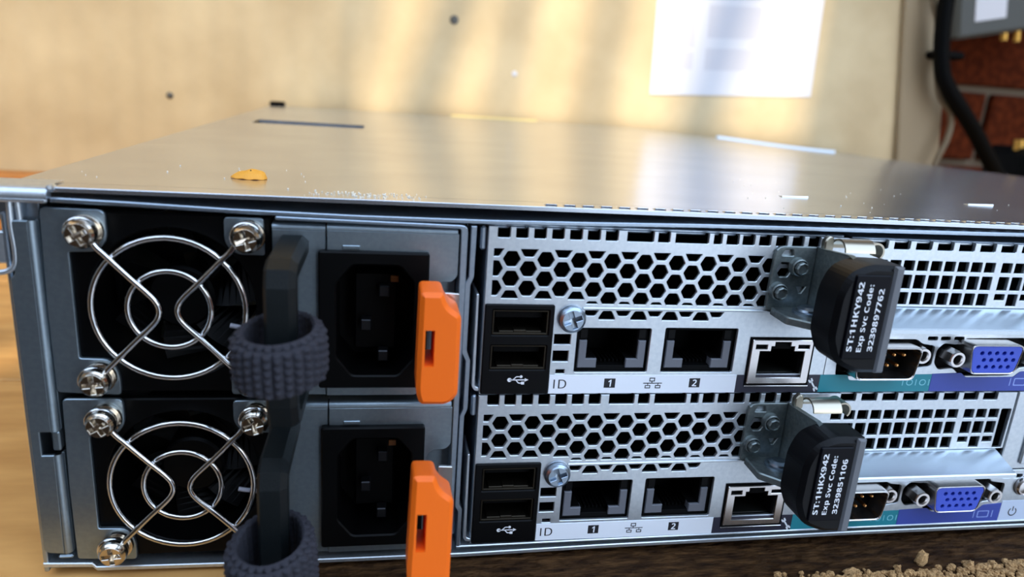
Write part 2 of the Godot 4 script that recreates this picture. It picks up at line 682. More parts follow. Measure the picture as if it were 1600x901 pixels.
# ---------------------------------------------------------------- server chassis
func sag(x: float, z: float) -> float:
	var a := clampf((x - 225.0) / 200.0, 0.0, 1.0)
	a = a * a * (3.0 - 2.0 * a)
	return 10.0 * a * clampf(-z / 330.0, 0.0, 1.0)


func lid_point(x: float, z: float) -> Vector3:
	return Vector3(x, 86.3 - sag(x, z), z)


func bar(path: Array, h: float, d: float, c := 0.2) -> Sh:
	# flat bar whose front face follows a polyline in the face plane: path of Vector2 = top edge
	var top := PackedVector2Array()
	for p in path:
		top.append(p)
	for i in range(path.size() - 1, -1, -1):
		top.append(path[i] - Vector2(0, h))
	var s := Sh.new()
	s.plate(top, [], 0.4, -d, c)
	return s


func build_chassis() -> void:
	var at := Vector3(212, -2.4, -179)
	var t := thing("server_chassis", "wide flat metal server case with a plain steel lid, lying on the bench", "server", at)
	# lid: sheet that dips a little at the far right corner, with a row of slots along its front edge
	var s := Sh.new()
	var slots := []
	for i in 34:
		var x := 110.6 + 4.28 * i
		slots.append(P2([x - 1.45, -3.5, x + 1.35, -3.5, x + 1.25, -1.9, x - 1.35, -1.9]))
	s.T = Transform3D(Basis(Vector3(1, 0, 0), -PI / 2), Vector3(0, 0, 0))
	# in that frame: (x, y, z) -> (x, z, -y); so y is -z of the scene
	var flipped := []
	for h in slots:
		var p := PackedVector2Array()
		for w in h:
			p.append(Vector2(w.x, -w.y))
		flipped.append(p)
	s.plate(P2([0, 6, 0, 0, 425, 0, 425, 6]), flipped, 86.3, 85.35, 0.12)
	s.T = Transform3D()
	var nx := 60
	var nz := 48
	for i in nx:
		for j in nz:
			var x0 := 425.0 * i / nx
			var x1 := 425.0 * (i + 1) / nx
			var z0 := -6.0 - 352.0 * j / nz
			var z1 := -6.0 - 352.0 * (j + 1) / nz
			var pts := [Vector2(x0, z0), Vector2(x1, z0), Vector2(x1, z1), Vector2(x0, z1)]
			if x0 >= 11.0 and x1 <= 64.0 and j >= 26 and j <= 28:
				continue
			var pv := []
			var nv := []
			for p in pts:
				pv.append(lid_point(p.x, p.y))
				nv.append(Vector3((sag(p.x + 1, p.y) - sag(p.x - 1, p.y)) / 2.0, 1.0, (sag(p.x, p.y + 1) - sag(p.x, p.y - 1)) / 2.0).normalized())
			s.qs(pv[0], pv[1], pv[2], pv[3], nv[0], nv[1], nv[2], nv[3])
	# folded rim down the far and outer edges
	for i in nx:
		var a := lid_point(425.0 * i / nx, -358)
		var b := lid_point(425.0 * (i + 1) / nx, -358)
		s.q(a, b, b - Vector3(0, 6, 0), a - Vector3(0, 6, 0), Vector3(0, 0, -1))
	for j in nz:
		for x in [0.0, 425.0]:
			var a := lid_point(x, -6.0 - 352.0 * j / nz)
			var b := lid_point(x, -6.0 - 352.0 * (j + 1) / nz)
			s.q(a, b, b - Vector3(0, 5, 0), a - Vector3(0, 5, 0), Vector3(-1 if x == 0.0 else 1, 0, 0))
	var lid := obj("lid", s, M.lid_steel, t, at)
	s = Sh.new()
	s.bx(11, 67, 83.6, 84.2, -224, -192, 0.1)
	s.bx(13.8, 64, 84.2, 86.2, -219.4, -218.7, 0.1)
	obj("recess", s, M.lid_steel, lid, at)
	for a in [[118.0, 178.0, 0.9]]:
		s = Sh.new()
		s.bx(a[0], a[1], 85.8, 86.3 + a[2], -358.5, -356.6, 0.2)
		obj("rear_hem", s, M.brass_hem, lid, at)
	s = Sh.new()
	var hem := []
	for i in 9:
		hem.append(lid_point(312.0 + 12.0 * i, -355.0) + Vector3(0, 0.7, 0))
	s.tube(hem, 1.3, 8)
	obj("rear_hem", s, M.galvanised_steel, lid, at)
	s = Sh.new()
	s.bx(-0.5, 9, 86.0, 89.0, -357, -351, 0.8)
	obj("catch", s, M.cable_black, lid, at)
	for i in 34:
		var x := 110.6 + 4.28 * i
		s = Sh.new()
		var p0 := Vector3(x - 1.45, 86.3, -3.6)
		var p1 := Vector3(x + 1.35, 86.3, -3.6)
		var u := Vector3(0, 0.34, 1.5)
		s.q(p0, p1, p1 + u - Vector3(0.2, 0, 0), p0 + u + Vector3(0.2, 0, 0), Vector3(0, 1, 0))
		s.q(p0, p1, p1 + u - Vector3(0.2, 0.14, 0), p0 + u + Vector3(0.2, -0.14, 0), Vector3(0, -1, 0))
		s.q(p0 + u + Vector3(0.2, -0.14, 0), p1 + u - Vector3(0.2, 0.14, 0), p1 + u - Vector3(0.2, 0, 0), p0 + u + Vector3(0.2, 0, 0), Vector3(0, 0, 1))
		s.tri(p0, p0 + u + Vector3(0.2, 0, 0), p0 + Vector3(0, 0, 1.5), Vector3(-1, 0, 0))
		s.tri(p1, p1 + u - Vector3(0.2, 0, 0), p1 + Vector3(0, 0, 1.5), Vector3(1, 0, 0))
		obj("louvre", s, M.lid_steel, lid, at)
	for a in [[183.5, 191.5, -34.5], [243.8, 252.3, -35.3]]:
		s = Sh.new()
		var w := Vector3(a[1] - a[0], 0, 0)
		var p := Vector3(a[0], 86.35, a[2])
		s.q(p, p + w, p + w + Vector3(0, 0.45, 2.0), p + Vector3(0, 0.25, 2.0), Vector3(0, 1, 0))
		s.q(p + Vector3(0, 0.25, 2.0), p + w + Vector3(0, 0.45, 2.0), p + w + Vector3(0, -0.3, 2.1), p + Vector3(0, -0.3, 2.1), Vector3(0, 0, 1))
		s.tri(p + w, p + w + Vector3(0, 0.45, 2.0), p + w + Vector3(0, -0.3, 2.1), Vector3(1, 0, 0))
		s.tri(p, p + Vector3(0, 0.25, 2.0), p + Vector3(0, -0.3, 2.1), Vector3(-1, 0, 0))
		obj("louvre", s, M.galvanised_steel, lid, at)
	# body: floor, sides, back
	s = Sh.new()
	s.bx(0, 425, -2.2, -1.2, -358, -2, 0.2)
	s.bx(-0.3, 0.7, -1.5, 81, -358, 0.2, 0.25)
	s.bx(424, 425, -1.5, 76, -358, 0, 0.2)
	s.bx(0, 425, -1.5, 76, -358, -357, 0.2)
	obj("body", s, M.cage_steel, t, at)
	s = Sh.new()
	s.bx(92.3, 93.1, 0, 81, -357, -6, 0.1)
	s.bx(258.5, 259.5, 0, 81, -357, 0, 0.1)
	obj("partition", s, M.cage_steel, t, at)
	s = Sh.new()
	s.bx(94, 258, 1, 80, -150, -146, 1)
	obj("air_shroud", s, M.shroud_grey, t, at)
	# front rims: top rail, bottom lip, bay frame and divider
	s = bar([Vector2(9, 84.3), Vector2(23, 84.0), Vector2(43, 83.35), Vector2(68, 82.95), Vector2(96, 82.95), Vector2(120, 83.3), Vector2(146, 83.8), Vector2(231, 84.5), Vector2(425, 84.9)], 0.95, 16)
	obj("top_rail", s, M.cage_steel, t, at)
	s = bar([Vector2(-0.3, 1.0), Vector2(9.9, 0.5), Vector2(10.8, -0.5), Vector2(41, -1.0), Vector2(59, -1.1), Vector2(95, -1.2), Vector2(130, -0.5), Vector2(203, 0.2), Vector2(257, 0.2), Vector2(425, 0.2)], 1.15, 30)
	obj("bottom_lip", s, M.galvanised_steel, t, at)
	s = bar([Vector2(93, 0.9), Vector2(130, 1.2), Vector2(203, 1.6), Vector2(257, 1.6), Vector2(425, 1.6)], 0.6, 12)
	obj("bottom_rail", s, M.galvanised_steel, t, at)
	s = Sh.new()
	s.plate(soft(P2([51.6, 82.15, 51.6, 81.35, 90.4, 80.75, 90.7, 0.0, 91.9, 0.0, 92.0, 81.6]), [0.3, 0.3, 0.6, 0.0, 0.0, 1.6]), [], 0.5, -14, 0.2)
	obj("bay_frame", s, M.cage_steel, t, at)
	s = Sh.new()
	s.plate(P2([93.0, 81.5, 92.6, 81.5, 92.6, 70, 91.9, 68.5, 91.9, 52, 92.9, 50, 92.9, 38, 92.2, 36, 92.2, 12, 93.0, 10.5, 93.0, 0, 94.0, 0, 94.0, 11, 93.3, 12.5, 93.3, 36, 94.0, 38, 94.0, 50, 93.1, 52.5, 93.1, 68, 93.8, 70, 93.9, 81.5]), [], 0.3, -14, 0.15)
	obj("divider_rail", s, M.cage_steel, t, at)
	s = Sh.new()
	s.plate(soft(P2([95.2, 66, 94.6, 66, 94.6, 43.5, 95.4, 42.4, 96.4, 42.4, 96.4, 43.2, 95.4, 43.6]), 0.5), [], 0.1, -10, 0.15)
	s.plate(soft(P2([95.2, 26, 94.6, 26, 94.6, 2.9, 95.4, 1.8, 96.6, 1.8, 96.6, 2.6, 95.4, 3.0]), 0.5), [], 0.1, -10, 0.15)
	obj("guide_rail", s, M.galvanised_steel, t, at)
	# rack ear at the left: a folded plate with a rolled edge, and the rolled cap over the lid's corner
	s = Sh.new()
	s.plate(soft(P2([1.9, 79.6, 1.5, 68.6, 0.5, 67.6, 0.5, 4.6, 1.4, 3.9, 4.6, 3.6, 4.8, 28.2, 2.4, 28.2, 2.4, 33.7, 4.8, 33.7, 4.8, 79.6]), [0.6, 0.5, 0.3, 0.8, 0.8, 0.0, 0.0, 0.0, 0.0, 0.0, 0.0]), [], 0.9, 0.1, 0.15)
	for seg in [[3.6, 28.2], [33.7, 79.6]]:
		var r := 1.4
		for k in 8:
			var a0 := PI / 2 * k / 8
			var a1 := PI / 2 * (k + 1) / 8
			var n0 := Vector3(sin(a0), 0, cos(a0))
			var n1 := Vector3(sin(a1), 0, cos(a1))
			var o := Vector3(4.8, 0, 0.9 - r)
			s.qs(o + n0 * r + Vector3(0, seg[0], 0), o + n1 * r + Vector3(0, seg[0], 0), o + n1 * r + Vector3(0, seg[1], 0), o + n0 * r + Vector3(0, seg[1], 0), n0, n1, n1, n0)
		s.bx(5.6, 6.2, seg[0], seg[1], -16, -0.6, 0.1)
	var ear := obj("rack_ear", s, M.psu_steel, t, at)
	s = Sh.new()
	s.plate(soft(rect(4.4, 6.0, 28.9, 33.5), 0.5), [], 0.2, -2, 0.3)
	obj("locking_tab", s, M.psu_steel, ear, at)
	s = Sh.new()
	s.bx(3.0, 6.2, 2.0, 3.0, -4, 0.6, 0.4)
	obj("foot_tab", s, M.psu_steel, ear, at)
	s = Sh.new()
	bend(s, -14, 9.0, 84.3, 1.6, 2.3)
	bend(s, -14, 8.9, 83.5, 1.3, 0.5)
	s.bx(-14, 8.9, 83.3, 84.3, 0.4, 1.6, 0.3)
	s.lathe(9.3, 86.2, [Vector2(0.0, 1.1), Vector2(0.55, 0.9), Vector2(0.8, 0.3), Vector2(0.8, -1.0)], 12)
	obj("ear_cap", s, M.galvanised_steel, t, at)
	s = Sh.new()
	s.tube(curve([Vector3(1.7, 83.4, 0.2), Vector3(1.7, 78, 0.4), Vector3(1.9, 73.5, 0.4), Vector3(1.5, 70.4, 0.4), Vector3(-0.4, 69.0, 0.4), Vector3(-3.5, 68.8, 0.4)], 0.6), 0.6, 10)
	s.tube([Vector3(3.0, 83.4, -0.2), Vector3(3.1, 79.4, -0.2)], 0.55, 8)
	s.bx(-4.5, 0.3, 70.6, 77.2, -1.2, 0.2, 0.3)
	obj("ear_latch", s, M.galvanised_steel, t, at)
	s = Sh.new()
	s.bx(-12, 6.0, 79.0, 82.8, -6, -2.0, 0.2)
	obj("ear_core", s, M.cage_steel, t, at)


# ---------------------------------------------------------------- screws
func pan_screw(x: float, y: float, z: float, r: float, turn: float, h := 2.1) -> Sh:
	var s := Sh.new()
	var w := r * 0.34
	s.lathe(x, y, [Vector2(r * 0.98, z), Vector2(r, z + h * 0.15), Vector2(r, z + h * 0.45), Vector2(r * 0.95, z + h * 0.66), Vector2(r * 0.84, z + h * 0.84), Vector2(r * 0.76, z + h)], 28)
	var a := r * 0.66
	var cross := P2([w / 2, w / 2, w / 2, a, -w / 2, a, -w / 2, w / 2, -a, w / 2, -a, -w / 2, -w / 2, -w / 2, -w / 2, -a, w / 2, -a, w / 2, -w / 2, a, -w / 2, a, w / 2])
	var hole := PackedVector2Array()
	for p in cross:
		hole.append(p.rotated(turn) + Vector2(x, y))
	s.plate(ring_poly(x, y, r * 0.78, 28), [hole], z + h, z + h * 0.25, 0.08, false)
	s.lathe(x, y, [Vector2(r * 0.76, z + h * 0.4), Vector2(0.0, z + h * 0.1)], 16)
	return s


# ---------------------------------------------------------------- power supplies
func build_power_supplies() -> void:
	var at := Vector3(48, 41.4, 0)
	var t := thing("power_supply", "upper power supply module with chrome fan guard and orange latch, on top of the other", "power supply", at, "power supply modules in the server")
	# sheet-steel front: fan frame with screw ears, and the panel round the inlet
	var s := Sh.new()
	s.plate(soft(P2([6.8, 82.2, 6.3, 60, 6.4, 42.6, 18.9, 41.9, 19.0, 46.5, 17.5, 50.1, 11.4, 50.3, 11.4, 73.3, 16.8, 73.5, 18.7, 76, 18.7, 82.1]), [1.0, 0, 0.8, 0.8, 2.5, 1.6, 0.5, 0.4, 1.6, 1.5, 1.4]), [], 0, -1, 0.15)
	obj("fan_frame", s, M.psu_steel, t, at)
	s = Sh.new()
	s.plate(soft(P2([41.3, 81.5, 41.3, 76, 43.5, 73.6, 49.2, 73.6, 49.2, 81.5]), [1.0, 1.6, 1.6, 0.3, 0.8]), [], 0, -1, 0.15)
	obj("screw_ear", s, M.psu_steel, t, at)
	s = Sh.new()
	s.plate(soft(P2([41.6, 41.9, 50.0, 41.9, 50.0, 49.5, 44, 49.5, 41.6, 47]), [0.8, 0.5, 0.3, 1.6, 1.6]), [], 0, -1, 0.15)
	obj("screw_ear", s, M.psu_steel, t, at)
	s = Sh.new()
	s.plate(soft(P2([50.8, 79.3, 50.8, 41.6, 61.7, 41.6, 61.7, 79.3]), [0.0, 0.3, 0.2, 0.0]), [], -0.3, -1.1, 0.15)
	bend(s, 50.8, 61.7, 79.3, -0.3, 1.4)
	obj("panel", s, M.psu_steel, t, at)
	s = Sh.new()
	s.plate(soft(P2([62.0, 79.5, 61.9, 41.5, 81.5, 41.5, 84.6, 44, 84.6, 67.2, 86.0, 68.4, 89.0, 68.6, 90.2, 70, 90.2, 79.5]), [0.0, 0.2, 0.3, 0.5, 0.8, 0.8, 0.8, 0.6, 0.3]), [rect(62.5, 83.2, 44.6, 74.8)], 0, -1.1, 0.15)
	bend(s, 62.0, 89.8, 79.5, 0.0, 1.4)
	obj("panel", s, M.psu_steel, t, at)
	s = Sh.new()
	s.bx(65.2, 69.0, 75.5, 76.4, 0, 0.35, 0.3)
	s.bx(84.6, 90.4, 42.2, 68.0, -14, -6, 0.2)
	s.bx(84.4, 85.0, 42.2, 68.0, -8, -1, 0.1)
	obj("latch_pocket", s, M.psu_steel, t, at)
	# fan
	s = Sh.new()
	s.plate(rect(7.5, 50.5, 42.2, 81.6), [ring_poly(30.4, 62.0, 16.6, 40)], -1.2, -3.2, 0.3)
	s.lathe(30.4, 62.0, [Vector2(17.5, -22.0), Vector2(16.6, -3.0)], 40)
	obj("fan_housing", s, M.fan_black, t, at)
	s = Sh.new()
	s.lathe(30.4, 62, [Vector2(7.0, -20), Vector2(7.0, -7.6), Vector2(6.4, -7.0), Vector2(0, -7.0)], 28)
	for b in 7:
		var a0 := TAU * b / 7.0
		for k in 6:
			var r0 := 6.8 + 9.0 * k / 6.0
			var r1 := 6.8 + 9.0 * (k + 1) / 6.0
			var f := func(r: float, e: float) -> Vector3:
				var a := a0 + 0.035 * (r - 6.8) + e * 0.52
				return Vector3(30.4 + r * cos(a), 62 + r * sin(a), -11.5 - e * 3.6)
			s.q(f.call(r0, -0.7), f.call(r1, -0.7), f.call(r1, 0.7), f.call(r0, 0.7), Vector3(0, 0, 1))
	var fan := obj("fan", s, M.fan_black, t, at)
	s = Sh.new()
	s.tube(curve([Vector3(40.6, 55.9, -6), Vector3(42.6, 55.5, -6), Vector3(44.8, 55.0, -6.2)], 1.0), 0.55, 8)
	obj("fan_wire", s, mat("wire_white", Color(0.75, 0.75, 0.8), 0.5), fan, at)
	# wire guard
	for r in [15.05, 8.15]:
		s = Sh.new()
		var ring := []
		for k in 56:
			var a := TAU * k / 56.0
			ring.append(Vector3(30.4 + r * cos(a), 62.0 + r * 1.012 * sin(a), 1.9))
		s.tube(ring, 0.62, 10, true)
		obj("guard_ring", s, M.chrome_wire, t, at)
	for sx in [-1.0, 1.0]:
		s = Sh.new()
		var w := []
		for p in [[-14.6, 16.6], [-12.9, 13.4], [-11.0, 11.3], [-7.0, 7.0], [-3.2, 3.1], [-1.9, 1.0], [-1.9, -1.0], [-3.2, -3.1], [-7.0, -7.0], [-11.0, -11.3], [-12.9, -13.4], [-14.6, -16.2]]:
			w.append(Vector3(30.4 - sx * p[0], 62.0 + p[1], 2.9))
		s.tube(curve(w, 0.6), 0.62, 10)
		for e in [1.0, -1.0]:
			var eye := []
			for k in 24:
				eye.append(Vector3(30.4 + sx * 15.6, 62.0 + e * 15.9, 2.3) + Vector3(cos(TAU * k / 24.0), sin(TAU * k / 24.0), 0) * 2.75)
			s.tube(eye, 0.6, 8, true)
		obj("guard_wire", s, M.chrome_wire, t, at)
	for p in [[15.2, 77.9, 0.5], [46.3, 77.8, 0.3], [15.3, 46.3, 0.1], [46.3, 46.0, 0.7]]:
		s = pan_screw(p[0], p[1], 2.6, 3.0, p[2], 2.5)
		s.lathe(p[0], p[1], [Vector2(3.3, 0.0), Vector2(3.4, 0.5), Vector2(3.3, 1.1), Vector2(1.5, 1.2)], 24)
		s.lathe(p[0], p[1], [Vector2(2.9, 1.2), Vector2(2.95, 2.6)], 24)
		obj("screw", s, M.nickel_screw, t, at)
	# mains inlet
	s = Sh.new()
	s.plate(soft(rect(60.3, 83.8, 43.9, 75.3), 0.6), [soft(P2([64.0, 51.5, 67.5, 47.0, 77.5, 47.0, 80.8, 51.0, 80.8, 68.5, 77.5, 72.4, 67.5, 72.4, 64.0, 68.0]), 0.8)], 1.6, -13, 0.35)
	s.bx(60.6, 83.5, 44.2, 75.0, -15, -13, 0.1)
	s.bx(67.5, 77.2, 50.5, 69.0, -13, -6, 0.5)
	var inlet := obj("power_inlet", s, M.fan_black, t, at)
	for p in [[74.2, 65.6], [70.3, 57.6], [74.2, 50.2]]:
		s = Sh.new()
		s.bx(p[0] - 1.2, p[0] + 1.2, p[1] - 1.6, p[1] + 1.0, -6, -3.0, 0.25)
		obj("pin", s, mat("pin_dull", Color(0.20, 0.20, 0.21), 0.4, 0.9) if not M.has("pin_dull") else M.pin_dull, inlet, at)
	s = Sh.new()
	s.bx(75.6, 77.4, 66.8, 68.3, -6.2, -5.6, 0.1)
	obj("contact", s, mat("contact_amber", Color(0.55, 0.33, 0.12), 0.5), inlet, at)
	# pull handle: a bevelled bar bent to a loop
	s = Sh.new()
	var cs := [Vector2(-2.6, -2.2), Vector2(-2.6, 1.6), Vector2(-2.0, 2.3), Vector2(1.9, 2.3), Vector2(3.2, 1.1), Vector2(3.2, -1.2), Vector2(2.4, -2.2)]
	var path := [Vector2(75.9, 0.0), Vector2(75.9, 19.6), Vector2(75.2, 21.4), Vector2(73.4, 22.0), Vector2(50.0, 22.0), Vector2(46.6, 20.6), Vector2(44.9, 17.0), Vector2(44.4, 0.0)]
	for i in path.size() - 1:
		for k in cs.size():
			var c0: Vector2 = cs[k]
			var c1: Vector2 = cs[(k + 1) % cs.size()]
			var f := func(j: int, c: Vector2) -> Vector3:
				var a: Vector2 = path[maxi(j - 1, 0)]
				var b: Vector2 = path[mini(j + 1, path.size() - 1)]
				var d := (b - a).normalized()
				var o := Vector2(d.y, -d.x)
				var pp: Vector2 = path[j]
				return Vector3(55.1 + c.x, pp.x + o.x * c.y, pp.y + o.y * c.y)
			var mid: Vector3 = (f.call(i, Vector2.ZERO) + f.call(i + 1, Vector2.ZERO)) / 2.0
			var qa: Vector3 = f.call(i, c0)
			var qc: Vector3 = f.call(i + 1, c1)
			s.q(qa, f.call(i + 1, c0), qc, f.call(i, c1), (qa + qc) / 2.0 - mid)
	obj("pull_handle", s, M.handle_plastic, t, at)
	# orange release latch with its slot, and the leaf spring beside it
	var lat := Node3D.new()
	lat.name = "release_latch"
	t.add_child(lat, true)
	var hinge := Vector3(85, 72.5, 8)
	lat.position = (hinge - at) * MM
	s = Sh.new()
	s.slab(soft(P2([81.2, 71.3, 80.9, 50, 81.8, 47.3, 87.6, 47.2, 89.5, 49.4, 89.5, 66.6, 87.4, 68.0, 86.4, 69.2, 85.7, 71.3]), [0.9, 1.2, 0.8, 1.4, 0.8, 0.9, 1.2, 1.2, 0.8]), [rect(82.4, 84.3, 55.8, 63.6)], 18, 8, 0.9)
	obj("latch_body", s, M.latch_orange, lat, hinge)
	s = Sh.new()
	s.plate(soft(P2([86.6, 68.4, 86.6, 46, 90.0, 46, 90.0, 68.2]), 0.4), [], 7.6, 6.9, 0.1)
	obj("leaf_spring", s, M.port_metal, t, at)
	# the lower one
	var low = t.duplicate()
	low.name = numbered("power_supply")
	add_child(low)
	low.position = (at + Vector3(0.4, -41.15, 0)) * MM
	tag(low, "lower power supply module with chrome fan guard and tilted orange latch, nearest the bench", "power supply", "power supply modules in the server")
	var l2: Node3D = low.get_node("release_latch")
	var h2: Node3D = low.get_node("pull_handle")
	h2.position += Vector3(-2.6, 0, 0) * MM
	l2.position += Vector3(-1.2, 5.0, 10) * MM
	l2.rotation = Vector3(-0.15, 0, -0.02)


# ---------------------------------------------------------------- hook-and-loop straps
func build_straps() -> void:
	var spec := [[55.2, 60.4, 22.5, 9.4, "charcoal woven strap looped round the upper black pull handle"], [53.3, 15.2, 25.0, 14.4, "charcoal woven strap looped round the lower black pull handle"]]
	for k in 2:
		var at := Vector3(spec[k][0], spec[k][1], spec[k][2])
		var t := thing("cable_strap", spec[k][4], "strap", at, "woven straps on the pull handles")
		for layer in 2:
			var s := Sh.new()
			# an elliptic band; rows of loops stand out in upright ribs
			var rx := 7.7 - 0.9 * layer
			var rz := 9.6 - 1.1 * layer
			var h: float = spec[k][3]
			var lift := 0.0 if layer == 0 else 0.9
			var na := 240
			var nh := 30 if k == 0 else 46
			var ribs := 28.0
			var f := func(i: int, j: int, inner: bool) -> Vector3:
				var a := TAU * i / na
				var y := -h / 2 + h * j / nh
				var e := pow(absf(sin(a * ribs / 2.0)), 0.8) * (0.5 + 0.5 * absf(sin(y * 2.0 + (PI / 2 if int(floor(a * ribs / TAU)) % 2 == 0 else 0.0))))
				var bulge := -0.25 * cos(PI * y / h)
				var r := (1.0 * e - bulge) if not inner else (-0.9 + 0.25 * e)
				var edge := minf(1.0, minf(j, nh - j) / 1.5)
				r = r * edge + (1.0 - edge) * -0.3
				return Vector3((rx + r) * cos(a) * (1.0 + 0.02 * sin(3 * a)), y + lift + 0.5 * sin(a + 0.6), (rz + r) * sin(a))
			for inner in [false, true]:
				var grid := []
				for i in na:
					var col := []
					for j in nh + 1:
						col.append(f.call(i, j, inner))
					grid.append(col)
				for i in na:
					for j in nh:
						var i2: int = (i + 1) % na
						var p00: Vector3 = grid[i][j]
						var look := Vector3(p00.x, 0, p00.z) * (-1.0 if inner else 1.0)
						s.q(p00, grid[i2][j], grid[i2][j + 1], grid[i][j + 1], look)
			s.T = Transform3D()
			obj("outer_wrap" if layer == 0 else "inner_wrap", s, M.webbing, t)
		t.rotation = Vector3(0.12, 0.0, 0.02 if k == 0 else 0.03)


# ---------------------------------------------------------------- server nodes
func hexagon(x: float, y: float) -> PackedVector2Array:
	var p := PackedVector2Array()
	for i in 6:
		p.append(Vector2(x + 2.02 * cos(TAU * i / 6.0), y + 1.76 * sin(TAU * i / 6.0) / 0.866))
	return soft(p, 0.28, 2)


func clip(polys: Array, box: PackedVector2Array) -> Array:
	var out := []
	for p in polys:
		for c in Geometry2D.intersect_polygons(p, box):
			var area := 0.0
			for i in c.size():
				area += c[i].cross(c[(i + 1) % c.size()])
			if absf(area) > 1.6:
				var clean := PackedVector2Array()
				for w in c:
					if clean.is_empty() or clean[-1].distance_to(w) > 0.05:
						clean.append(w)
				if clean[0].distance_to(clean[-1]) < 0.05:
					clean.remove_at(clean.size() - 1)
				out.append(clean)
	return out


func build_nodes() -> void:
	var at := Vector3(177, 41.5, 0)
	var grp := "server node trays"
	var t := thing("server_node", "upper server tray with hexagon vent and black tag reading 1HKY942", "server tray", at, grp)
	var low := node_body(t, at)
	# the lower tray is a copy; then each tray gets its own writing
	low = t.duplicate()
	low.name = numbered("server_node")
	add_child(low)
	low.position = (at + Vector3(0.0, -40.35, 0)) * MM
	tag(low, "lower server tray with hexagon vent and black tag reading 1HKX942", "server tray", grp)
	for k in 2:
		var tagnode: Node3D = [t, low][k].get_node("service_tag")
		var lines := [["ST:1HKY942", "ST:1HKX942"][k], "Exp Svc Code:", ["3239897762", "3239851106"][k]]
		for i in 3:
			letters("print", lines[i], 173.3 + 2.5 * i, [68.9, 68.6, 68.2][i], 22.02, [15.6, 15.2, 14.2][i], [1.3, 1.65, 1.3][i], M.print_white, tagnode, at, PI / 2)


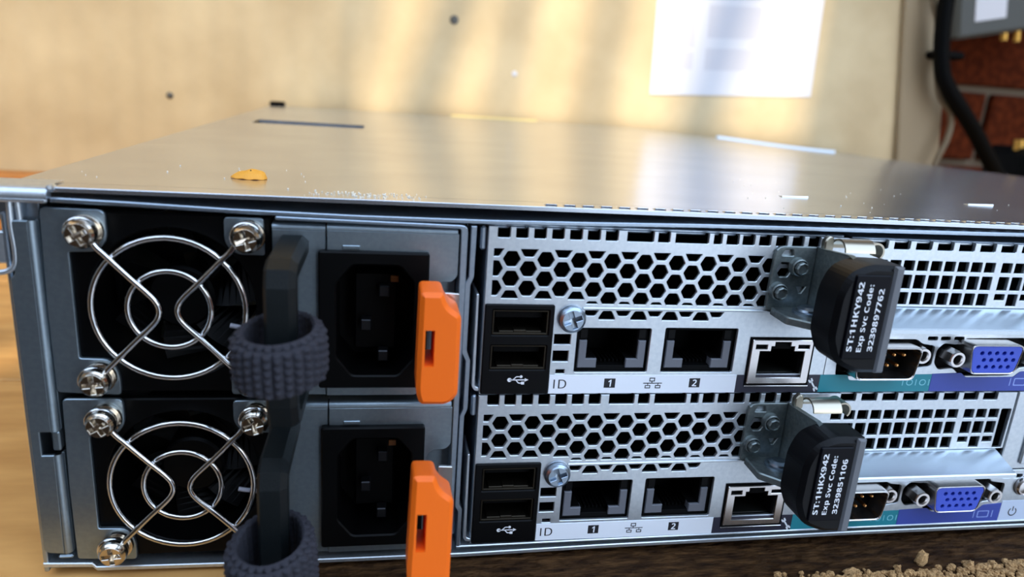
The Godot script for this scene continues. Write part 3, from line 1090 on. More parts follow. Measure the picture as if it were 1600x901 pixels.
func node_body(t: Node3D, at: Vector3) -> Node3D:
	var s := Sh.new()
	# left faceplate with teeth along its top, hexagon vent, and cut-outs for the ports
	var outer := PackedVector2Array([Vector2(96.5, 81.6), Vector2(96.5, 46.2), Vector2(184, 46.2), Vector2(184, 81.6)])
	var teeth := [[173.5, 176.5], [169.3, 172.2], [165.1, 168.0], [160.8, 163.7], [156.6, 159.6], [152.6, 155.6], [149.4, 151.4], [140, 148.1], [135.8, 138.6], [128.4, 134.7], [123.3, 126.2], [119.1, 122], [115, 117.8], [110.9, 113.6], [106.8, 109.5], [102.7, 105.4], [98.6, 101.4]]
	for e in teeth:
		outer.append_array(P2([e[1], 81.6, e[1], 79.3, e[1] - 0.2, 79.1, e[0] + 0.2, 79.1, e[0], 79.3, e[0], 81.6]))
	var hexes := []
	for k in range(-1, 20):
		var x := 98.2 + 3.9 * k
		for r in 5:
			hexes.append(hexagon(x, (74.3 if k % 2 != 0 else 76.6) - 4.55 * r))
	var holes := clip(hexes, rect(98.0, 119.3, 65.1, 76.6)) + clip(hexes, rect(119.35, 171.5, 64.1, 76.6))
	# cells cut at x = 119.3 are joined again by giving each hexagon to one side only
	holes = []
	for h in hexes:
		var cx := 0.0
		for w in h:
			cx += w.x / h.size()
		holes += clip([h], rect(98.0, 171.5, 65.1 if cx < 119.0 else 64.1, 76.6))
		if cx > 119.5 and cx < 154.0:
			holes += clip([h], rect(120.2, 154.5, 60.3, 62.5))
	for r in [[113.4, 117.3, 54.1, 56.6], [113.4, 117.1, 49.8, 52.5], [114.4, 116.5, 46.75, 47.8]]:
		holes.append(rect(r[0], r[1], r[2], r[3]))
	holes.append(soft(rect(118.8, 136.9, 47.1, 58.2), 0.4))
	holes.append(soft(rect(140.5, 159.0, 47.1, 58.4), 0.4))
	holes.append(rect(162.8, 179.6, 46.6, 56.0))
	holes.append(rect(98.2, 112.0, 56.0, 62.9))
	holes.append(rect(98.2, 112.0, 47.6, 54.3))
	s.plate(outer, holes, 0, -0.8, 0.13)
	s.bx(119.5, 184, 62.75, 63.35, -0.1, 0.35, 0.2)
	s.plate(soft(P2([96.5, 46.4, 96.5, 41.6, 184, 41.6, 184, 46.4]), 0.0), [], -0.05, -0.8, 0.1)
	obj("faceplate", s, M.galvanised_steel, t, at)
	s = Sh.new()
	s.bx(96.5, 184, 81.2, 81.9, -140, -2.2, 0.2)
	for e in teeth:
		s.bx(e[0] - 0.1, e[1] + 0.1, 80.7, 81.5, -4.0, -2.0, 0.3)
	s.bx(186, 258, 80.9, 81.6, -140, -2.2, 0.2)
	s.bx(94.9, 96.2, 76.0, 81.4, -8, -0.6, 0.4)
	obj("top_flange", s, M.cage_steel, t, at)
	# board and dark rear of the tray
	s = Sh.new()
	s.bx(97.3, 258, 45.2, 46.6, -140, -1.6, 0.2)
	obj("circuit_board", s, M.board_green, t, at)
	s = Sh.new()
	s.bx(96.4, 97.2, 41.8, 81, -140, -1.0, 0.1)
	s.bx(96.4, 258, 41.6, 42.2, -140, -1.0, 0.1)
	obj("tray_shell", s, M.cage_steel, t, at)
	# square-hole vent on the right
	outer = PackedVector2Array([Vector2(184.0, 64.6), Vector2(243.2, 64.6), Vector2(243.2, 81.4)])
	for i in range(8, -1, -1):
		var x0 := 190.6 + 6.04 * i
		if x0 + 4.3 < 243.0:
			outer.append_array(P2([x0 + 4.3, 81.4, x0 + 4.3, 79.45, x0 + 4.1, 79.2, x0 + 0.2, 79.2, x0, 79.45, x0, 81.4]))
	outer.append(Vector2(184.0, 81.4))
	holes = []
	for c in range(-3, 10):
		var x := 200.35 + 3.83 * c + (1.1 if c >= 7 else 0.0)
		var rows := [[73.9, 76.5], [69.3, 72.85], [65.15, 68.35]]
		if c == 7 or c == 9:
			rows[2][0] = 66.7
		for r in rows:
			holes.append(soft(rect(x, x + 2.85, r[0], r[1]), 0.18, 2))
	holes.append(soft(P2([239.6, 76.5, 239.6, 64.9, 242.4, 64.9, 242.6, 76.5]), 0.3, 2))
	s = Sh.new()
	s.plate(outer, holes, -0.4, -1.3, 0.13)
	for i in 9:
		s.bx(190.3 + 6.04 * i, 195.2 + 6.04 * i, 80.5, 81.3, -4, -1.6, 0.3)
	obj("grid_plate", s, M.galvanised_steel, t, at)
	# sloping card cover under it
	s = Sh.new()
	s.q(Vector3(184, 64.7, -1.2), Vector3(241, 64.7, -1.2), Vector3(241, 61.5, 7.4), Vector3(184, 61.5, 7.4), Vector3(0, 1, 1))
	s.q(Vector3(184, 61.5, 7.4), Vector3(241, 61.5, 7.4), Vector3(241, 61.2, 7.8), Vector3(184, 61.2, 7.8), Vector3(0, 1, 1))
	s.q(Vector3(184, 61.2, 7.8), Vector3(241, 61.2, 7.8), Vector3(241, 60.3, 7.8), Vector3(184, 60.3, 7.8), Vector3(0, 0, 1))
	s.q(Vector3(184, 60.3, 7.8), Vector3(241, 60.3, 7.8), Vector3(241, 58.0, -0.5), Vector3(184, 58.0, -0.5), Vector3(0, -1, 0))
	for x in [184.0, 241.0]:
		s.q(Vector3(x, 64.7, -1.2), Vector3(x, 61.2, 7.8), Vector3(x, 60.3, 7.8), Vector3(x, 58.0, -0.5), Vector3(x - 200, 0, 0))
	obj("card_cover", s, mat("brushed_steel", Color(0.82, 0.86, 0.89), 0.27, 0.85) if not M.has("brushed_steel") else M.brushed_steel, t, at)
	s = Sh.new()
	s.plate(P2([243.4, 81.6, 243.4, 58.3, 258, 58.3, 258, 81.6]), [], -0.1, -0.9, 0.2)
	s.bx(249, 251.0, 60, 81, -0.1, 0.7, 0.4)
	obj("end_plate", s, M.galvanised_steel, t, at)
	# connector plate
	holes = [
		soft(P2([186.5, 56.0, 187.5, 46.0, 208.0, 46.0, 210.0, 48.3, 214.2, 48.8, 214.2, 54.3, 210.2, 54.8, 208.5, 56.0]), 0.9),
		soft(P2([222.6, 56.4, 220.6, 54.6, 216.6, 55.0, 215.0, 53.2, 215.0, 49.6, 216.6, 47.8, 220.8, 48.3, 223.6, 46.0, 238.2, 46.0, 240.6, 48.2, 246.6, 48.8, 246.8, 53.8, 242.2, 54.5, 240.4, 56.6]), 0.8),
	]
	for x in [211.6, 215.4, 219.3, 245.3, 248.9]:
		if x < 222 or x > 244:
			holes.append(soft(rect(x, x + 2.75, 55.85, 56.8) if x < 240 else rect(x, x + 2.9, 55.4, 56.6), 0.35, 2))
	holes.append(ring_poly(252.8, 53.0, 2.9, 20))
	s = Sh.new()
	s.plate(rect(184, 258, 41.6, 58.0), holes, 0, -0.8, 0.13)
	obj("connector_plate", s, M.galvanised_steel, t, at)
	# thumb screw
	s = pan_screw(117.1, 60.5, 0.2, 3.25, 0.35, 1.5)
	obj("screw", s, M.zinc_screw, t, at)
	usb_block(t, at)
	lan_ports(t, at)
	labels(t, at)
	d_connectors(t, at)
	bracket_and_tag(t, at)
	return t


func usb_block(t: Node3D, at: Vector3) -> void:
	var s := Sh.new()
	s.plate(soft(rect(96.7, 112.9, 41.7, 63.8), 0.5), [soft(rect(98.5, 111.7, 56.4, 62.5), 0.25, 2), soft(rect(98.5, 111.6, 47.9, 53.95), 0.25, 2)], 0.5, -11, 0.25)
	var b := obj("usb_block", s, M.black_plastic, t, at)
	for y in [56.4, 47.9]:
		s = Sh.new()
		s.plate(soft(rect(98.55, 111.65, y + 0.05, y + 6.0), 0.2, 2), [rect(99.0, 111.2, y + 0.5, y + 5.6)], 0.15, -10.5, 0.1)
		s.bx(100.2, 110.2, y + 0.35, y + 0.9, -3.5, -0.2, 0.15)
		s.bx(103.6, 106.6, y + 0.3, y + 1.15, -2.5, -0.1, 0.15)
		obj("usb_shell", s, mat("usb_metal", Color(0.22, 0.20, 0.17), 0.5, 1.0) if not M.has("usb_metal") else M.usb_metal, b, at)
		s = Sh.new()
		s.bx(99.4, 110.8, y + 3.4, y + 5.2, -10, -2.2, 0.2)
		obj("usb_tongue", s, M.jack_black, b, at)
	# trident mark
	s = Sh.new()
	var z := 0.52
	var line := func(x0: float, y0: float, x1: float, y1: float, w: float) -> void:
		var d := Vector2(x1 - x0, y1 - y0).normalized().orthogonal() * w / 2
		s.q(Vector3(x0 + d.x, y0 + d.y, z), Vector3(x1 + d.x, y1 + d.y, z), Vector3(x1 - d.x, y1 - d.y, z), Vector3(x0 - d.x, y0 - d.y, z), Vector3(0, 0, 1))
	s.fill([ring_poly(103.4, 45.4, 0.52, 14)], z, Vector3(0, 0, 1))
	line.call(103.4, 45.4, 107.2, 45.4, 0.26)
	s.tri(Vector3(107.0, 45.85, z), Vector3(107.0, 44.95, z), Vector3(107.9, 45.4, z), Vector3(0, 0, 1))
	line.call(104.2, 45.4, 105.0, 46.2, 0.24)
	line.call(105.0, 46.2, 105.9, 46.2, 0.24)
	s.fill([ring_poly(106.1, 46.2, 0.36, 12)], z, Vector3(0, 0, 1))
	line.call(104.9, 45.4, 105.6, 44.6, 0.24)
	line.call(105.6, 44.6, 106.3, 44.6, 0.24)
	s.fill([rect(106.2, 106.95, 44.25, 44.95)], z, Vector3(0, 0, 1))
	obj("print", s, M.print_white, b, at)


func lan_ports(t: Node3D, at: Vector3) -> void:
	for x in [119.0, 140.8]:
		var s := Sh.new()
		# dark jack body with stepped mouth; grey light-pipes at the lower corners
		s.plate(rect(x - 0.3, x + 18.3, 46.9, 58.6), [P2([x + 5.2, 48.4, x + 12.6, 48.4, x + 12.6, 50.4, x + 15.0, 50.4, x + 15.0, 57.5, x + 2.4, 57.5, x + 2.4, 50.4, x + 5.2, 50.4])], -1.2, -13, 0.1)
		s.bx(x, x + 18, 47, 58, -15, -13, 0.1)
		var b := obj("network_port", s, M.jack_black, t, at)
		for e in [[0.7, 1.0], [17.2, -1.0]]:
			s = Sh.new()
			var o: float = x + e[0]
			var d: float = e[1]
			s.plate(P2([o, 48.0, o + d * 4.6, 48.0, o + d * 4.6, 50.3, o + d * 1.9, 50.3, o + d * 1.9, 54.9, o, 54.9]), [], -0.6, -3, 0.15)
			obj("light_pipe", s, M.grey_plastic, b, at)
			s = Sh.new()
			s.bx(o + d * 0.1, o + d * 2.0, 55.3, 57.8, -2.5, -0.9, 0.15)
			obj("indicator_lamp", s, M.black_plastic, b, at)
		s = Sh.new()
		for k in 8:
			s.bx(x + 5.0 + 1.02 * k, x + 5.35 + 1.02 * k, 48.6, 49.3, -9, -3, 0.05)
		obj("contacts", s, M.jack_black, b, at)
	var s2 := Sh.new()
	s2.plate(soft(rect(162.9, 179.2, 44.4, 55.9), 0.35, 2), [P2([165.2, 46.0, 177.1, 46.0, 177.1, 52.9, 174.2, 52.9, 174.2, 54.2, 173.1, 54.2, 173.1, 55.3, 169.0, 55.3, 169.0, 54.2, 168.1, 54.2, 168.1, 52.9, 165.2, 52.9]), rect(164.0, 166.9, 53.6, 54.6), rect(175.3, 178.2, 53.6, 54.6)], 0.9, -12, 0.15)
	var j := obj("management_port", s2, M.port_metal, t, at)
	s2 = Sh.new()
	s2.bx(163.2, 179, 44.6, 55.6, -13, -11, 0.1)
	s2.bx(163.7, 178.5, 53.3, 54.9, -1.5, 0.1, 0.1)
	s2.plate(rect(165.0, 177.3, 45.8, 55.4), [rect(165.6, 176.7, 46.4, 55.2)], -0.5, -11, 0.05)
	obj("jack_core", s2, M.jack_black, j, at)
	s2 = Sh.new()
	s2.plate(rect(162.6, 179.9, 43.6, 56.3), [rect(162.9, 179.2, 44.4, 55.9)], 0.35, -0.5, 0.05)
	obj("gasket", s2, M.jack_black, j, at)
	s2 = Sh.new()
	s2.bx(162.6, 179.9, 43.45, 43.75, -0.4, 0.7, 0.1)
	obj("shell_lip", s2, M.port_metal, j, at)


func labels(t: Node3D, at: Vector3) -> void:
	var flat := func(poly: PackedVector2Array, z := 0.14) -> Sh:
		var s := Sh.new()
		s.plate(poly, [], z, 0.0, 0.03, false)
		return s
	var w := obj("port_label", flat.call(rect(113.0, 160.5, 41.7, 46.4)), M.label_white, t, at)
	letters("print", "D", 116.25, 44.15, 0.16, 1.95, 2.25, M.print_black, w, at, 0.0, false)
	var bar_i := Sh.new()
	bar_i.fill([rect(114.1, 114.42, 43.02, 45.28)], 0.16, Vector3(0, 0, 1))
	obj("print", bar_i, M.print_black, w, at)
	for e in [[127.95, "1"], [149.6, "2"]]:
		var b := obj("print_block", flat.call(rect(e[0] - 1.4, e[0] + 1.4, 43.15, 45.55), 0.17), M.print_black, w, at)
		letters("print", e[1], e[0], 44.35, 0.19, 0.75 if e[1] == "1" else 1.15, 1.8, M.label_white, w, at, -0.05)
	var s := Sh.new()
	for r in [[137.9, 139.3, 44.75, 45.75], [136.9, 138.3, 42.95, 43.8], [139.5, 140.9, 42.95, 43.8]]:
		s.fill([rect(r[0], r[1], r[2], r[3]), rect(r[0] + 0.22, r[1] - 0.22, r[2] + 0.22, r[3] - 0.22)], 0.17, Vector3(0, 0, 1))
	s.fill([rect(136.4, 141.2, 44.2, 44.42)], 0.17, Vector3(0, 0, 1))
	for r in [[138.5, 138.72, 44.42, 44.75], [137.5, 137.7, 43.8, 44.2], [140.1, 140.3, 43.8, 44.2]]:
		s.fill([rect(r[0], r[1], r[2], r[3])], 0.17, Vector3(0, 0, 1))
	obj("print", s, M.print_black, w, at)
	var d := obj("service_label", flat.call(rect(160.5, 183.2, 41.7, 46.4)), M.label_dark, t, at)
	s = Sh.new()
	s.T = Transform3D(Basis(Vector3(0, 0, 1), -0.95), Vector3(181.6, 43.7, 0.17))
	s.fill([rect(-1.1, 1.1, -0.22, 0.22)], 0, Vector3(0, 0, 1))
	for e in [-1.0, 1.0]:
		s.fill([soft(P2([e * 0.9, -0.55, e * 1.9, -0.62, e * 1.95, -0.2, e * 1.45, -0.15, e * 1.45, 0.15, e * 1.95, 0.2, e * 1.9, 0.62, e * 0.9, 0.55]), 0.1, 1)], 0, Vector3(0, 0, 1))
	obj("print", s, M.label_white, d, at)
	var te := obj("serial_label", flat.call(soft(P2([183.2, 46.4, 183.2, 41.7, 215.1, 41.7, 215.1, 46.5, 206.6, 46.4, 205.6, 45.0, 204.8, 44.8, 192.4, 44.8, 191.4, 45.0, 190.8, 46.4]), [0, 0, 0, 0, 0, 0.4, 0.4, 0.4, 0.4, 0])), M.label_teal, t, at)
	s = Sh.new()
	for k in 3:
		s.fill([rect(206.9 + 3.8 * k, 207.15 + 3.8 * k, 43.4, 45.1)], 0.16, Vector3(0, 0, 1))
	for k in 2:
		var o := 209.0 + 3.8 * k
		s.fill([rrect(o - 0.95, o + 0.95, 43.4, 45.1, 0.8), rrect(o - 0.7, o + 0.7, 43.65, 44.85, 0.58)], 0.16, Vector3(0, 0, 1))
	obj("print", s, M.print_teal, te, at)
	var bl := obj("monitor_label", flat.call(soft(P2([215.15, 46.6, 215.15, 41.7, 247.4, 41.7, 247.4, 47.6, 241.5, 47.2, 239.8, 45.7, 225.4, 45.6, 223.6, 46.9]), [0, 0, 0, 0, 0.4, 0.4, 0.4, 0.4])), M.label_blue, t, at)
	s = Sh.new()
	s.fill([soft(rect(240.2, 244.0, 43.2, 45.4), 0.3, 2), soft(rect(240.55, 243.65, 43.5, 45.1), 0.2, 2)], 0.17, Vector3(0, 0, 1))
	s.fill([rect(239.0, 239.3, 43.2, 45.4)], 0.17, Vector3(0, 0, 1))
	s.fill([rect(244.9, 245.2, 43.2, 45.4)], 0.17, Vector3(0, 0, 1))
	obj("print", s, M.print_blue, bl, at)
	var gl := obj("power_label", flat.call(rect(247.45, 258, 41.7, 48.2)), mat("label_grey", Color(0.80, 0.85, 0.93), 0.5) if not M.has("label_grey") else M.label_grey, t, at)
	s = Sh.new()
	var arc := PackedVector2Array()
	for k in 25:
		var a := PI / 2 + 0.6 + (TAU - 1.2) * k / 24.0
		arc.append(Vector2(251.6 + 1.35 * cos(a), 44.7 + 1.35 * sin(a)))
	for k in range(24, -1, -1):
		var a := PI / 2 + 0.6 + (TAU - 1.2) * k / 24.0
		arc.append(Vector2(251.6 + 1.05 * cos(a), 44.7 + 1.05 * sin(a)))
	s.fill([arc], 0.17, Vector3(0, 0, 1))
	s.fill([rect(251.45, 251.75, 44.9, 46.4)], 0.17, Vector3(0, 0, 1))
	obj("print", s, M.print_black, gl, at)
	s = Sh.new()
	s.lathe(252.8, 53.0, [Vector2(2.8, -2), Vector2(2.8, 0.9), Vector2(2.4, 1.3), Vector2(2.2, 0.9), Vector2(2.0, 1.1), Vector2(0.0, 1.4)], 24)
	obj("power_button", s, M.port_metal, t, at)


func d_shell(cx: float, cy: float, w: float, h: float, slant: float) -> PackedVector2Array:
	return soft(P2([cx - w / 2, cy + h / 2, cx - w / 2 + slant, cy - h / 2, cx + w / 2 - slant, cy - h / 2, cx + w / 2, cy + h / 2]), 1.5, 4)


func d_connectors(t: Node3D, at: Vector3) -> void:
	# nine-pin serial socket
	var s := Sh.new()
	var shell := d_shell(198.0, 51.0, 18.6, 8.8, 1.2)
	var inside := d_shell(198.0, 51.0, 17.6, 7.8, 1.1)
	s.plate(shell, [inside], 4.6, -1.5, 0.2)
	var c := obj("serial_connector", s, M.port_metal, t, at)
	s = Sh.new()
	s.plate(inside, [], -1.0, -3.0, 0.05, false)
	s.plate(rect(186, 216, 45.6, 57), [], -1.6, -4, 0.1)
	obj("connector_core", s, M.jack_black, c, at)
	for k in 9:
		s = Sh.new()
		var x := 203.6 - 2.77 * k if k < 5 else 202.2 - 2.77 * (k - 5)
		var y := 52.8 if k < 5 else 50.0
		s.lathe(x, y, [Vector2(0.48, -1), Vector2(0.48, 2.4), Vector2(0.3, 2.8), Vector2(0.0, 2.9)], 10)
		obj("pin", s, M.pin_gold, c, at)
	standoff(c, 209.5, 52.3, 2.3, at)
	# fifteen-hole monitor socket
	s = Sh.new()
	shell = d_shell(228.1, 52.4, 15.6, 7.9, 1.3)
	s.plate(shell, [d_shell(228.1, 52.4, 14.9, 7.2, 1.25)], 5.0, -1.5, 0.15)
	var v := obj("monitor_connector", s, M.port_metal, t, at)
	s = Sh.new()
	s.plate(rect(215.5, 248, 45.2, 57), [], -1.6, -4, 0.1)
	obj("connector_core", s, M.jack_black, v, at)
	s = Sh.new()
	var pins := []
	for r in 3:
		for k in 5:
			pins.append(ring_poly(223.75 + 2.16 * k + [0.0, 0.95, -0.1][r], [54.2, 52.35, 50.45][r], 0.55, 12))
	s.plate(d_shell(228.1, 52.4, 14.8, 7.1, 1.25), pins, 4.9, 1.0, 0.08)
	obj("socket_face", s, M.vga_blue, v, at)
	s = Sh.new()
	s.bx(222, 234, 49.5, 55.5, 0.2, 1.2, 0.1)
	obj("socket_back", s, mat("vga_dark", Color(0.05, 0.06, 0.25), 0.7) if not M.has("vga_dark") else M.vga_dark, v, at)
	standoff(v, 217.9, 52.1, 4.2, at)
	standoff(v, 240.4, 52.3, 4.2, at)


func standoff(p: Node3D, x: float, y: float, z: float, at: Vector3) -> void:
	var s := Sh.new()
	s.lathe(x, y, [Vector2(2.2, -1.5), Vector2(2.2, z - 0.5), Vector2(2.0, z)], 6, 0.3)
	s.lathe(x, y, [Vector2(2.0, z), Vector2(1.4, z)], 20)
	s.lathe(x, y, [Vector2(1.45, z), Vector2(1.25, z - 0.5), Vector2(1.2, z - 3.0)], 20)
	var o := obj("standoff", s, M.port_metal, p, at)
	s = Sh.new()
	s.lathe(x, y, [Vector2(1.25, z - 2.2), Vector2(0.0, z - 2.2)], 16)
	if p.get_parent() == null or p.get_parent().get_parent() == self:
		s.v.append_array(PackedVector3Array())
	obj("standoff_bore", s, M.jack_black, p, at)


func bracket_and_tag(t: Node3D, at: Vector3) -> void:
	# riveted angle bracket
	var s := Sh.new()
	s.plate(soft(P2([164.5, 63.6, 175.3, 63.6, 175.3, 79.4, 164.8, 79.4]), [1.0, 0.2, 0.2, 2.2]), [hexagon(167.7, 73.7), soft(P2([166.5, 77.1, 169.6, 77.1, 169.2, 78.6, 167.2, 78.6]), 0.3), P2([171.6, 69.6, 174.0, 69.6, 173.1, 68.0, 172.5, 68.0])], 1.0, 0.0, 0.2)
	# flange standing out, its upper edge sloping
	s.T = Transform3D(Basis(Vector3(0, 1, 0), PI / 2), Vector3(175.2, 0, 0))
	s.plate(soft(P2([-0.2, 63.6, -16.0, 63.6, -16.0, 79.6, -13.0, 80.4, -3.0, 79.4, -0.2, 79.4]), 0.5), [], 0.2, 1.4, 0.2)
	# shelf
	s.T = Transform3D(Basis(Vector3(1, 0, 0), -PI / 2), Vector3.ZERO)
	s.plate(soft(P2([166.0, -0.5, 180, -0.5, 180, -13.0, 170.3, -13.0, 165.8, -8.5]), 0.6), [], 64.4, 62.6, 0.3)
	s.T = Transform3D()
	var b := obj("tag_bracket", s, M.bracket_steel, t, at)
	for p in [[170.9, 74.6], [166.7, 68.5]]:
		s = Sh.new()
		s.lathe(p[0], p[1], [Vector2(2.25, 1.0), Vector2(2.1, 1.7), Vector2(2.1, 2.5), Vector2(1.8, 2.7)], 20)
		s.lathe(p[0], p[1], [Vector2(1.6, 2.6), Vector2(1.55, 3.6), Vector2(1.3, 3.9), Vector2(1.2, 3.5), Vector2(0, 3.5)], 8)
		obj("rivet", s, M.bracket_steel, b, at)
	s = Sh.new()
	s.T = Transform3D(Basis(Vector3(1, 0, 0), -PI / 2), Vector3(172.6, 64.4, 5.6))
	s.lathe(0, 0, [Vector2(3.4, 0), Vector2(3.4, 0.5), Vector2(2.7, 0.7), Vector2(2.5, 1.2), Vector2(1.6, 1.7), Vector2(0, 1.9)], 24)
	obj("screw", s, M.zinc_screw, b, at)
	# black pull tag
	var tagn := Node3D.new()
	tagn.name = "service_tag"
	t.add_child(tagn, true)
	s = Sh.new()
	var shape := soft(P2([168.9, 63.5, 171.2, 58.0, 177.0, 55.6, 183.3, 55.6, 183.3, 80.0, 175.5, 80.2, 171.0, 78.2, 169.1, 73.5]), [1.5, 2.5, 1.5, 0.3, 0.3, 2.0, 2.0, 2.0], 4)
	s.plate(shape, [], 21.4, 13.4, 1.1)
	obj("tag_body", s, M.tag_plastic, tagn, at)
	s = Sh.new()
	s.plate(soft(rect(171.9, 180.2, 59.2, 78.2), 0.5), [], 21.9, 21.3, 0.25, false)
	obj("tag_window", s, M.tag_window, tagn, at)
	s = Sh.new()
	s.plate(soft(P2([180.7, 55.9, 183.1, 55.9, 183.1, 80.0, 180.7, 80.2]), 0.3), [], 21.9, 21.2, 0.5, false)
	obj("tag_edge", s, mat("tag_grey", Color(0.40, 0.41, 0.43), 0.4) if not M.has("tag_grey") else M.tag_grey, tagn, at)
	# spring lever above the tag
	s = Sh.new()
	var prof := []
	for k in 11:
		var a := PI * (0.05 + 0.9 * k / 10.0)
		prof.append(Vector2(4.6 - 3.2 * cos(a), 79.2 + 3.2 * sin(a)))
	for k in 10:
		var a: Vector2 = prof[k]
		var c: Vector2 = prof[k + 1]
		var na := Vector3(0, a.y - 79.2, a.x - 4.6).normalized()
		var nc := Vector3(0, c.y - 79.2, c.x - 4.6).normalized()
		for e in [0.0, -0.5]:
			var d0: Vector3 = na * e
			var d1: Vector3 = nc * e
			s.qs(Vector3(178.2, a.y, a.x) + d0, Vector3(185.8, a.y, a.x) + d0, Vector3(185.8, c.y, c.x) + d1, Vector3(178.2, c.y, c.x) + d1, na, na, nc, nc)
		for x in [178.2, 185.8]:
			s.q(Vector3(x, a.y, a.x), Vector3(x, c.y, c.x), Vector3(x, c.y, c.x) - nc * 0.5, Vector3(x, a.y, a.x) - na * 0.5, Vector3(x - 182.0, 0, 0))
	# hooked end
	var hook := []
	for k in 13:
		var a := PI * 0.75 - PI * 1.0 * k / 12.0
		hook.append(Vector2(186.8 + 2.2 * cos(a), 79.8 + 2.2 * sin(a)))
	for k in 12:
		var a: Vector2 = hook[k]
		var c: Vector2 = hook[k + 1]
		var na := Vector3(a.x - 186.8, a.y - 79.8, 0).normalized()
		var nc := Vector3(c.x - 186.8, c.y - 79.8, 0).normalized()
		for e in [0.0, -0.45]:
			s.qs(Vector3(a.x, a.y, 2.2) + na * e, Vector3(a.x, a.y, 6.5) + na * e, Vector3(c.x, c.y, 6.5) + nc * e, Vector3(c.x, c.y, 2.2) + nc * e, na, na, nc, nc)
		s.q(Vector3(a.x, a.y, 6.5), Vector3(c.x, c.y, 6.5), Vector3(c.x, c.y, 6.5) - nc * 0.45, Vector3(a.x, a.y, 6.5) - na * 0.45, Vector3(0, 0, 1))
	s.plate(soft(P2([175.9, 78.6, 178.2, 78.6, 178.0, 82.2, 176.8, 82.6, 175.7, 81.4]), 0.7), [], 3.0, 1.5, 0.3)
	obj("spring_lever", s, mat("lever_steel", Color(0.72, 0.69, 0.62), 0.32, 0.95) if not M.has("lever_steel") else M.lever_steel, t, at)


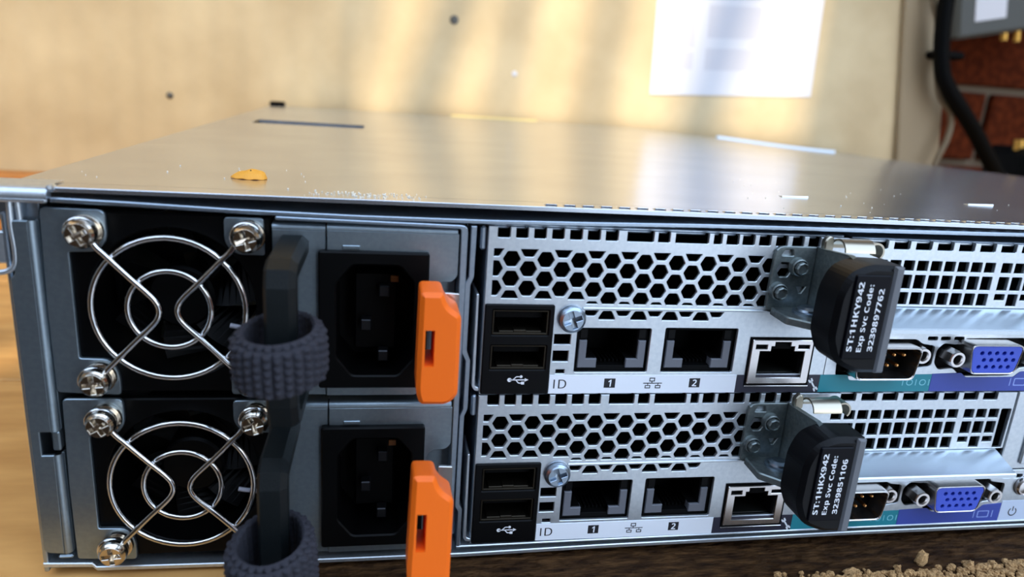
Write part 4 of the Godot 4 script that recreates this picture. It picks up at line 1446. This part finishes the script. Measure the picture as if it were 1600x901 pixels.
# ---------------------------------------------------------------- litter
func build_litter() -> void:
	# curled husk on the lid
	var at := Vector3(42.6, 86.4, -23)
	var t := thing("seed_husk", "small curled orange seed husk lying on the steel lid", "husk", at)
	var s := Sh.new()
	var n := 16
	var w := 6
	var f := func(i: int, j: int, up: float) -> Vector3:
		var u := -1.0 + 2.0 * i / n
		var q := -1.0 + 2.0 * j / w
		var half := 2.3 * sqrt(maxf(0.0, 1.0 - u * u)) * (1.0 + 0.25 * u)
		return Vector3(u * 4.1, 0.15 + up + (1.0 - q * q) * 2.1 * sqrt(maxf(0.0, 1.0 - u * u)) * (0.9 + 0.35 * u) + 0.08 * sin(9.0 * u + 4.0 * q), q * half)
	for i in n:
		for j in w:
			for up in [0.0, -0.14]:
				s.q(f.call(i, j, up), f.call(i + 1, j, up), f.call(i + 1, j + 1, up), f.call(i, j + 1, up), Vector3(0, 1 if up == 0.0 else -1, 0))
	obj("shell", s, M.husk, t)
	s = Sh.new()
	s.lathe(0.4, 0.0, [Vector2(0.16, 0.0), Vector2(0.1, 0.1), Vector2(0.0, 0.15)], 8)
	var spot := obj("spot", s, M.print_black, t)
	spot.transform = Transform3D(Basis(Vector3(1, 0, 0), -0.6), Vector3(0.2, 1.95, 0.9) * MM)
	# grit on the lid near the front edge
	var mm := MultiMesh.new()
	mm.transform_format = MultiMesh.TRANSFORM_3D
	var g := Sh.new()
	g.bx(-0.5, 0.5, -0.3, 0.3, -0.4, 0.4, 0.18)
	mm.mesh = g.mesh(Vector3.ZERO)
	mm.mesh.surface_set_material(0, M.dust)
	var places := []
	for i in 120:
		var x := 68.0 + 13.0 * (rng.randf() + rng.randf() - 1.0) + (5.0 if i % 3 == 0 else 0.0)
		places.append([x, -5.5 + 4.5 * (rng.randf() + rng.randf() - 1.0), rng.randf_range(0.12, 0.42)])
	for i in 14:
		places.append([rng.randf_range(2, 60), rng.randf_range(-40, -3), rng.randf_range(0.15, 0.4)])
	for i in 30:
		places.append([rng.randf_range(165, 275), rng.randf_range(-70, -6), rng.randf_range(0.12, 0.35)])
	mm.instance_count = places.size()
	for i in places.size():
		var p = places[i]
		mm.set_instance_transform(i, Transform3D(Basis.from_euler(Vector3(rng.randf(), rng.randf() * 6.0, rng.randf())) * p[2], Vector3(p[0], 86.35 - sag(p[0], p[1]) + 0.25 * p[2], p[1]) * MM))
	var d := MultiMeshInstance3D.new()
	d.name = "dust_grit"
	d.multimesh = mm
	d.set_meta("kind", "stuff")
	tag(d, "pale grit and dust scattered along the front edge of the steel lid", "dust")
	add_child(d)
	# splintered crumbs on the bench in front of the server
	mm = MultiMesh.new()
	mm.transform_format = MultiMesh.TRANSFORM_3D
	mm.mesh = lump(1.0, 5, 4)
	mm.mesh.surface_set_material(0, M.chip_wood)
	mm.instance_count = 420
	for i in 420:
		var x := 172.0 + 90.0 * pow(rng.randf(), 0.7)
		var z := 15.5 + 3.5 * (rng.randf() + rng.randf() - 1.0) + (3.0 * rng.randf() if i % 3 == 0 else 0.0)
		var k := rng.randf_range(0.3, 1.1)
		mm.set_instance_transform(i, Transform3D(Basis.from_euler(Vector3(rng.randf() * 6, rng.randf() * 6, rng.randf() * 6)) * k, Vector3(x, -3.0 + 0.5 * k, z) * MM))
	d = MultiMeshInstance3D.new()
	d.name = "wood_crumbs"
	d.multimesh = mm
	d.set_meta("kind", "stuff")
	tag(d, "pale splintered wood crumbs strewn on the dark board in front of the server", "crumbs")
	add_child(d)
	var names := ["flat pale wood chip at the start of the crumb line", "pale upright wood chip beside the forked splinter", "forked pale splinter standing highest in the crumb line", "rounded pale wood chip below the monitor socket", "pale wood chip nearest the power button end"]
	var spots := [[193.0, 13.5, 1.6], [207.0, 13.0, 1.5], [216.0, 10.5, 2.3], [228.0, 13.5, 1.9], [242.0, 15.0, 1.6]]
	for i in 5:
		var o := Vector3(spots[i][0], -3.1, spots[i][1])
		var c := obj("wood_chip", lump(spots[i][2], 7 + i, 40 + i), M.chip_wood, null, Vector3.ZERO)
		c.position = (o + Vector3(0, spots[i][2] * 0.45, 0)) * MM
		c.rotation = Vector3(0.2 * i, 1.3 * i, 0.3)
		c.scale = [Vector3(1.4, 0.6, 0.8), Vector3(0.8, 0.8, 0.7), Vector3(0.7, 1.1, 0.6), Vector3(1.1, 0.75, 0.8), Vector3(1.2, 0.7, 0.7)][i]
		tag(c, names[i], "wood chip", "wood chips among the crumbs")


func lump(r: float, n: int, sd: int) -> ArrayMesh:
	var g := RandomNumberGenerator.new()
	g.seed = sd
	var rows := 6
	var cols := 9
	var p := []
	for i in rows + 1:
		var row := []
		for j in cols:
			var a := PI * i / rows
			var b := TAU * j / cols
			var k := r * g.randf_range(0.6, 1.15)
			row.append(Vector3(sin(a) * cos(b), cos(a), sin(a) * sin(b)) * (k if i > 0 and i < rows else r * 0.85))
		p.append(row)
	var s := Sh.new()
	for i in rows:
		for j in cols:
			var j2 := (j + 1) % cols
			s.q(p[i][j], p[i][j2], p[i + 1][j2], p[i + 1][j], p[i][j] + p[i + 1][j2])
	return s.mesh(Vector3.ZERO)


# ---------------------------------------------------------------- things on the far wall
func build_wall_things() -> void:
	var at := Vector3(322, 109, WALL_Z + 0.6)
	var t := thing("paper_notice", "white printed paper notice fixed to the tan wall above the server", "notice", at)
	var s := Sh.new()
	s.T = Transform3D(Basis(), Vector3(0, 0, WALL_Z))
	s.plate(P2([261, 109.5, 387, 115.5, 381, 300, 254, 295]), [], 0.9, 0.3, 0.1)
	obj("sheet", s, M.paper, t, at)
	for r in [[283, 296, 143, 166], [281, 296, 128, 140], [305, 345, 150, 172], [305, 345, 128, 143], [352, 370, 140, 178], [283, 345, 176, 178], [283, 345, 182, 200], [352, 370, 186, 205]]:
		s = Sh.new()
		s.T = Transform3D(Basis(Vector3(0, 0, 1), 0.04), Vector3(0, -11, WALL_Z))
		s.fill([rect(r[0], r[1], r[2], r[3])], 0.95, Vector3(0, 0, 1))
		obj("print", s, M.paper_print, t, at)
	# nail heads and knocks on the wall
	var spots := [[118.0, 149.0, 3.0, "dark nail head high on the wall between two shadow stripes"], [-65.0, 88.0, 2.2, "small dark nail head low on the wall over the lid's corner"], [-172.0, 62.0, 2.4, "dark nail head on the wall furthest from the notice"], [161.5, 117.0, 2.0, "pale knocked plaster plug under the pointed shadow"]]
	for i in 4:
		var e = spots[i]
		s = Sh.new()
		s.lathe(e[0], e[1], [Vector2(e[2], WALL_Z), Vector2(e[2] * 0.9, WALL_Z + 0.8), Vector2(0.0, WALL_Z + 1.4)], 14)
		var o := obj("nail_head", s, M.nail if i < 3 else M.paper, null, Vector3(e[0], e[1], WALL_Z))
		tag(o, e[3], "nail", "nail heads in the wall")
	# grey junction box on the bricks
	at = Vector3(600, 190, -520)
	t = thing("junction_box", "grey junction box with a white label, fixed on the brick wall", "junction box", at)
	s = Sh.new()
	s.T = Transform3D(Basis(Vector3(0, 0, 1), 0.20), Vector3(560, 172, 0))
	s.bx(0, 150, 0, 140, -520, -440, 3)
	obj("box", s, M.grey_box, t, at)
	s = Sh.new()
	s.T = Transform3D(Basis(Vector3(0, 0, 1), 0.20), Vector3(560, 172, 0))
	s.bx(16, 46, 13, 110, -440, -439.3, 0.1)
	obj("label", s, M.paper, t, at)
	for x in [609.0, 622.0]:
		s = Sh.new()
		s.tube([Vector3(x, 188, -446), Vector3(x + 2, 176, -446)], 3.0, 10)
		obj("cable_gland", s, M.brass, t, at)
	# cables
	s = Sh.new()
	s.tube(curve([Vector3(462, 330, -345), Vector3(465, 230, -345), Vector3(467, 189, -345), Vector3(470, 163, -345), Vector3(476, 141, -345), Vector3(485, 128, -345), Vector3(498, 116, -346), Vector3(519, 99, -350), Vector3(545, 76, -356), Vector3(580, 50, -366)], 3), 5.6, 10)
	var c := obj("thick_cable", s, M.cable_black)
	tag(c, "thick black cable bending down from above past the wall's end to the plug", "cable")
	s = Sh.new()
	s.tube(curve([Vector3(456, 300, -352), Vector3(458, 210, -352), Vector3(462, 188, -352), Vector3(470, 174, -353), Vector3(476, 150, -354), Vector3(485, 124, -354), Vector3(497, 110, -352), Vector3(497, 93, -350), Vector3(491, 70, -350), Vector3(486, 20, -350)], 3), 2.2, 8)
	c = obj("thin_cable", s, M.cable_grey)
	tag(c, "thin grey brown cable hanging beside the thick black cable", "cable")
	s = Sh.new()
	s.bx(472, 494, 149, 155, -364, -346, 2)
	c = obj("cable_clip", s, M.cable_black, null, Vector3(483, 152, -355))
	tag(c, "small black clip holding the cables below the junction box", "clip")
	at = Vector3(590, -3, -380)
	t = thing("power_plug", "black plug with a brass tip standing behind the lid's far corner", "plug", at)
	s = Sh.new()
	s.bx(578, 650, -3, 88, -405, -355, 6)
	obj("plug_body", s, M.cable_black, t, at)
	s = Sh.new()
	s.tube([Vector3(585, 86, -374), Vector3(584, 94, -374)], 4.0, 12)
	obj("tip", s, M.brass, t, at)
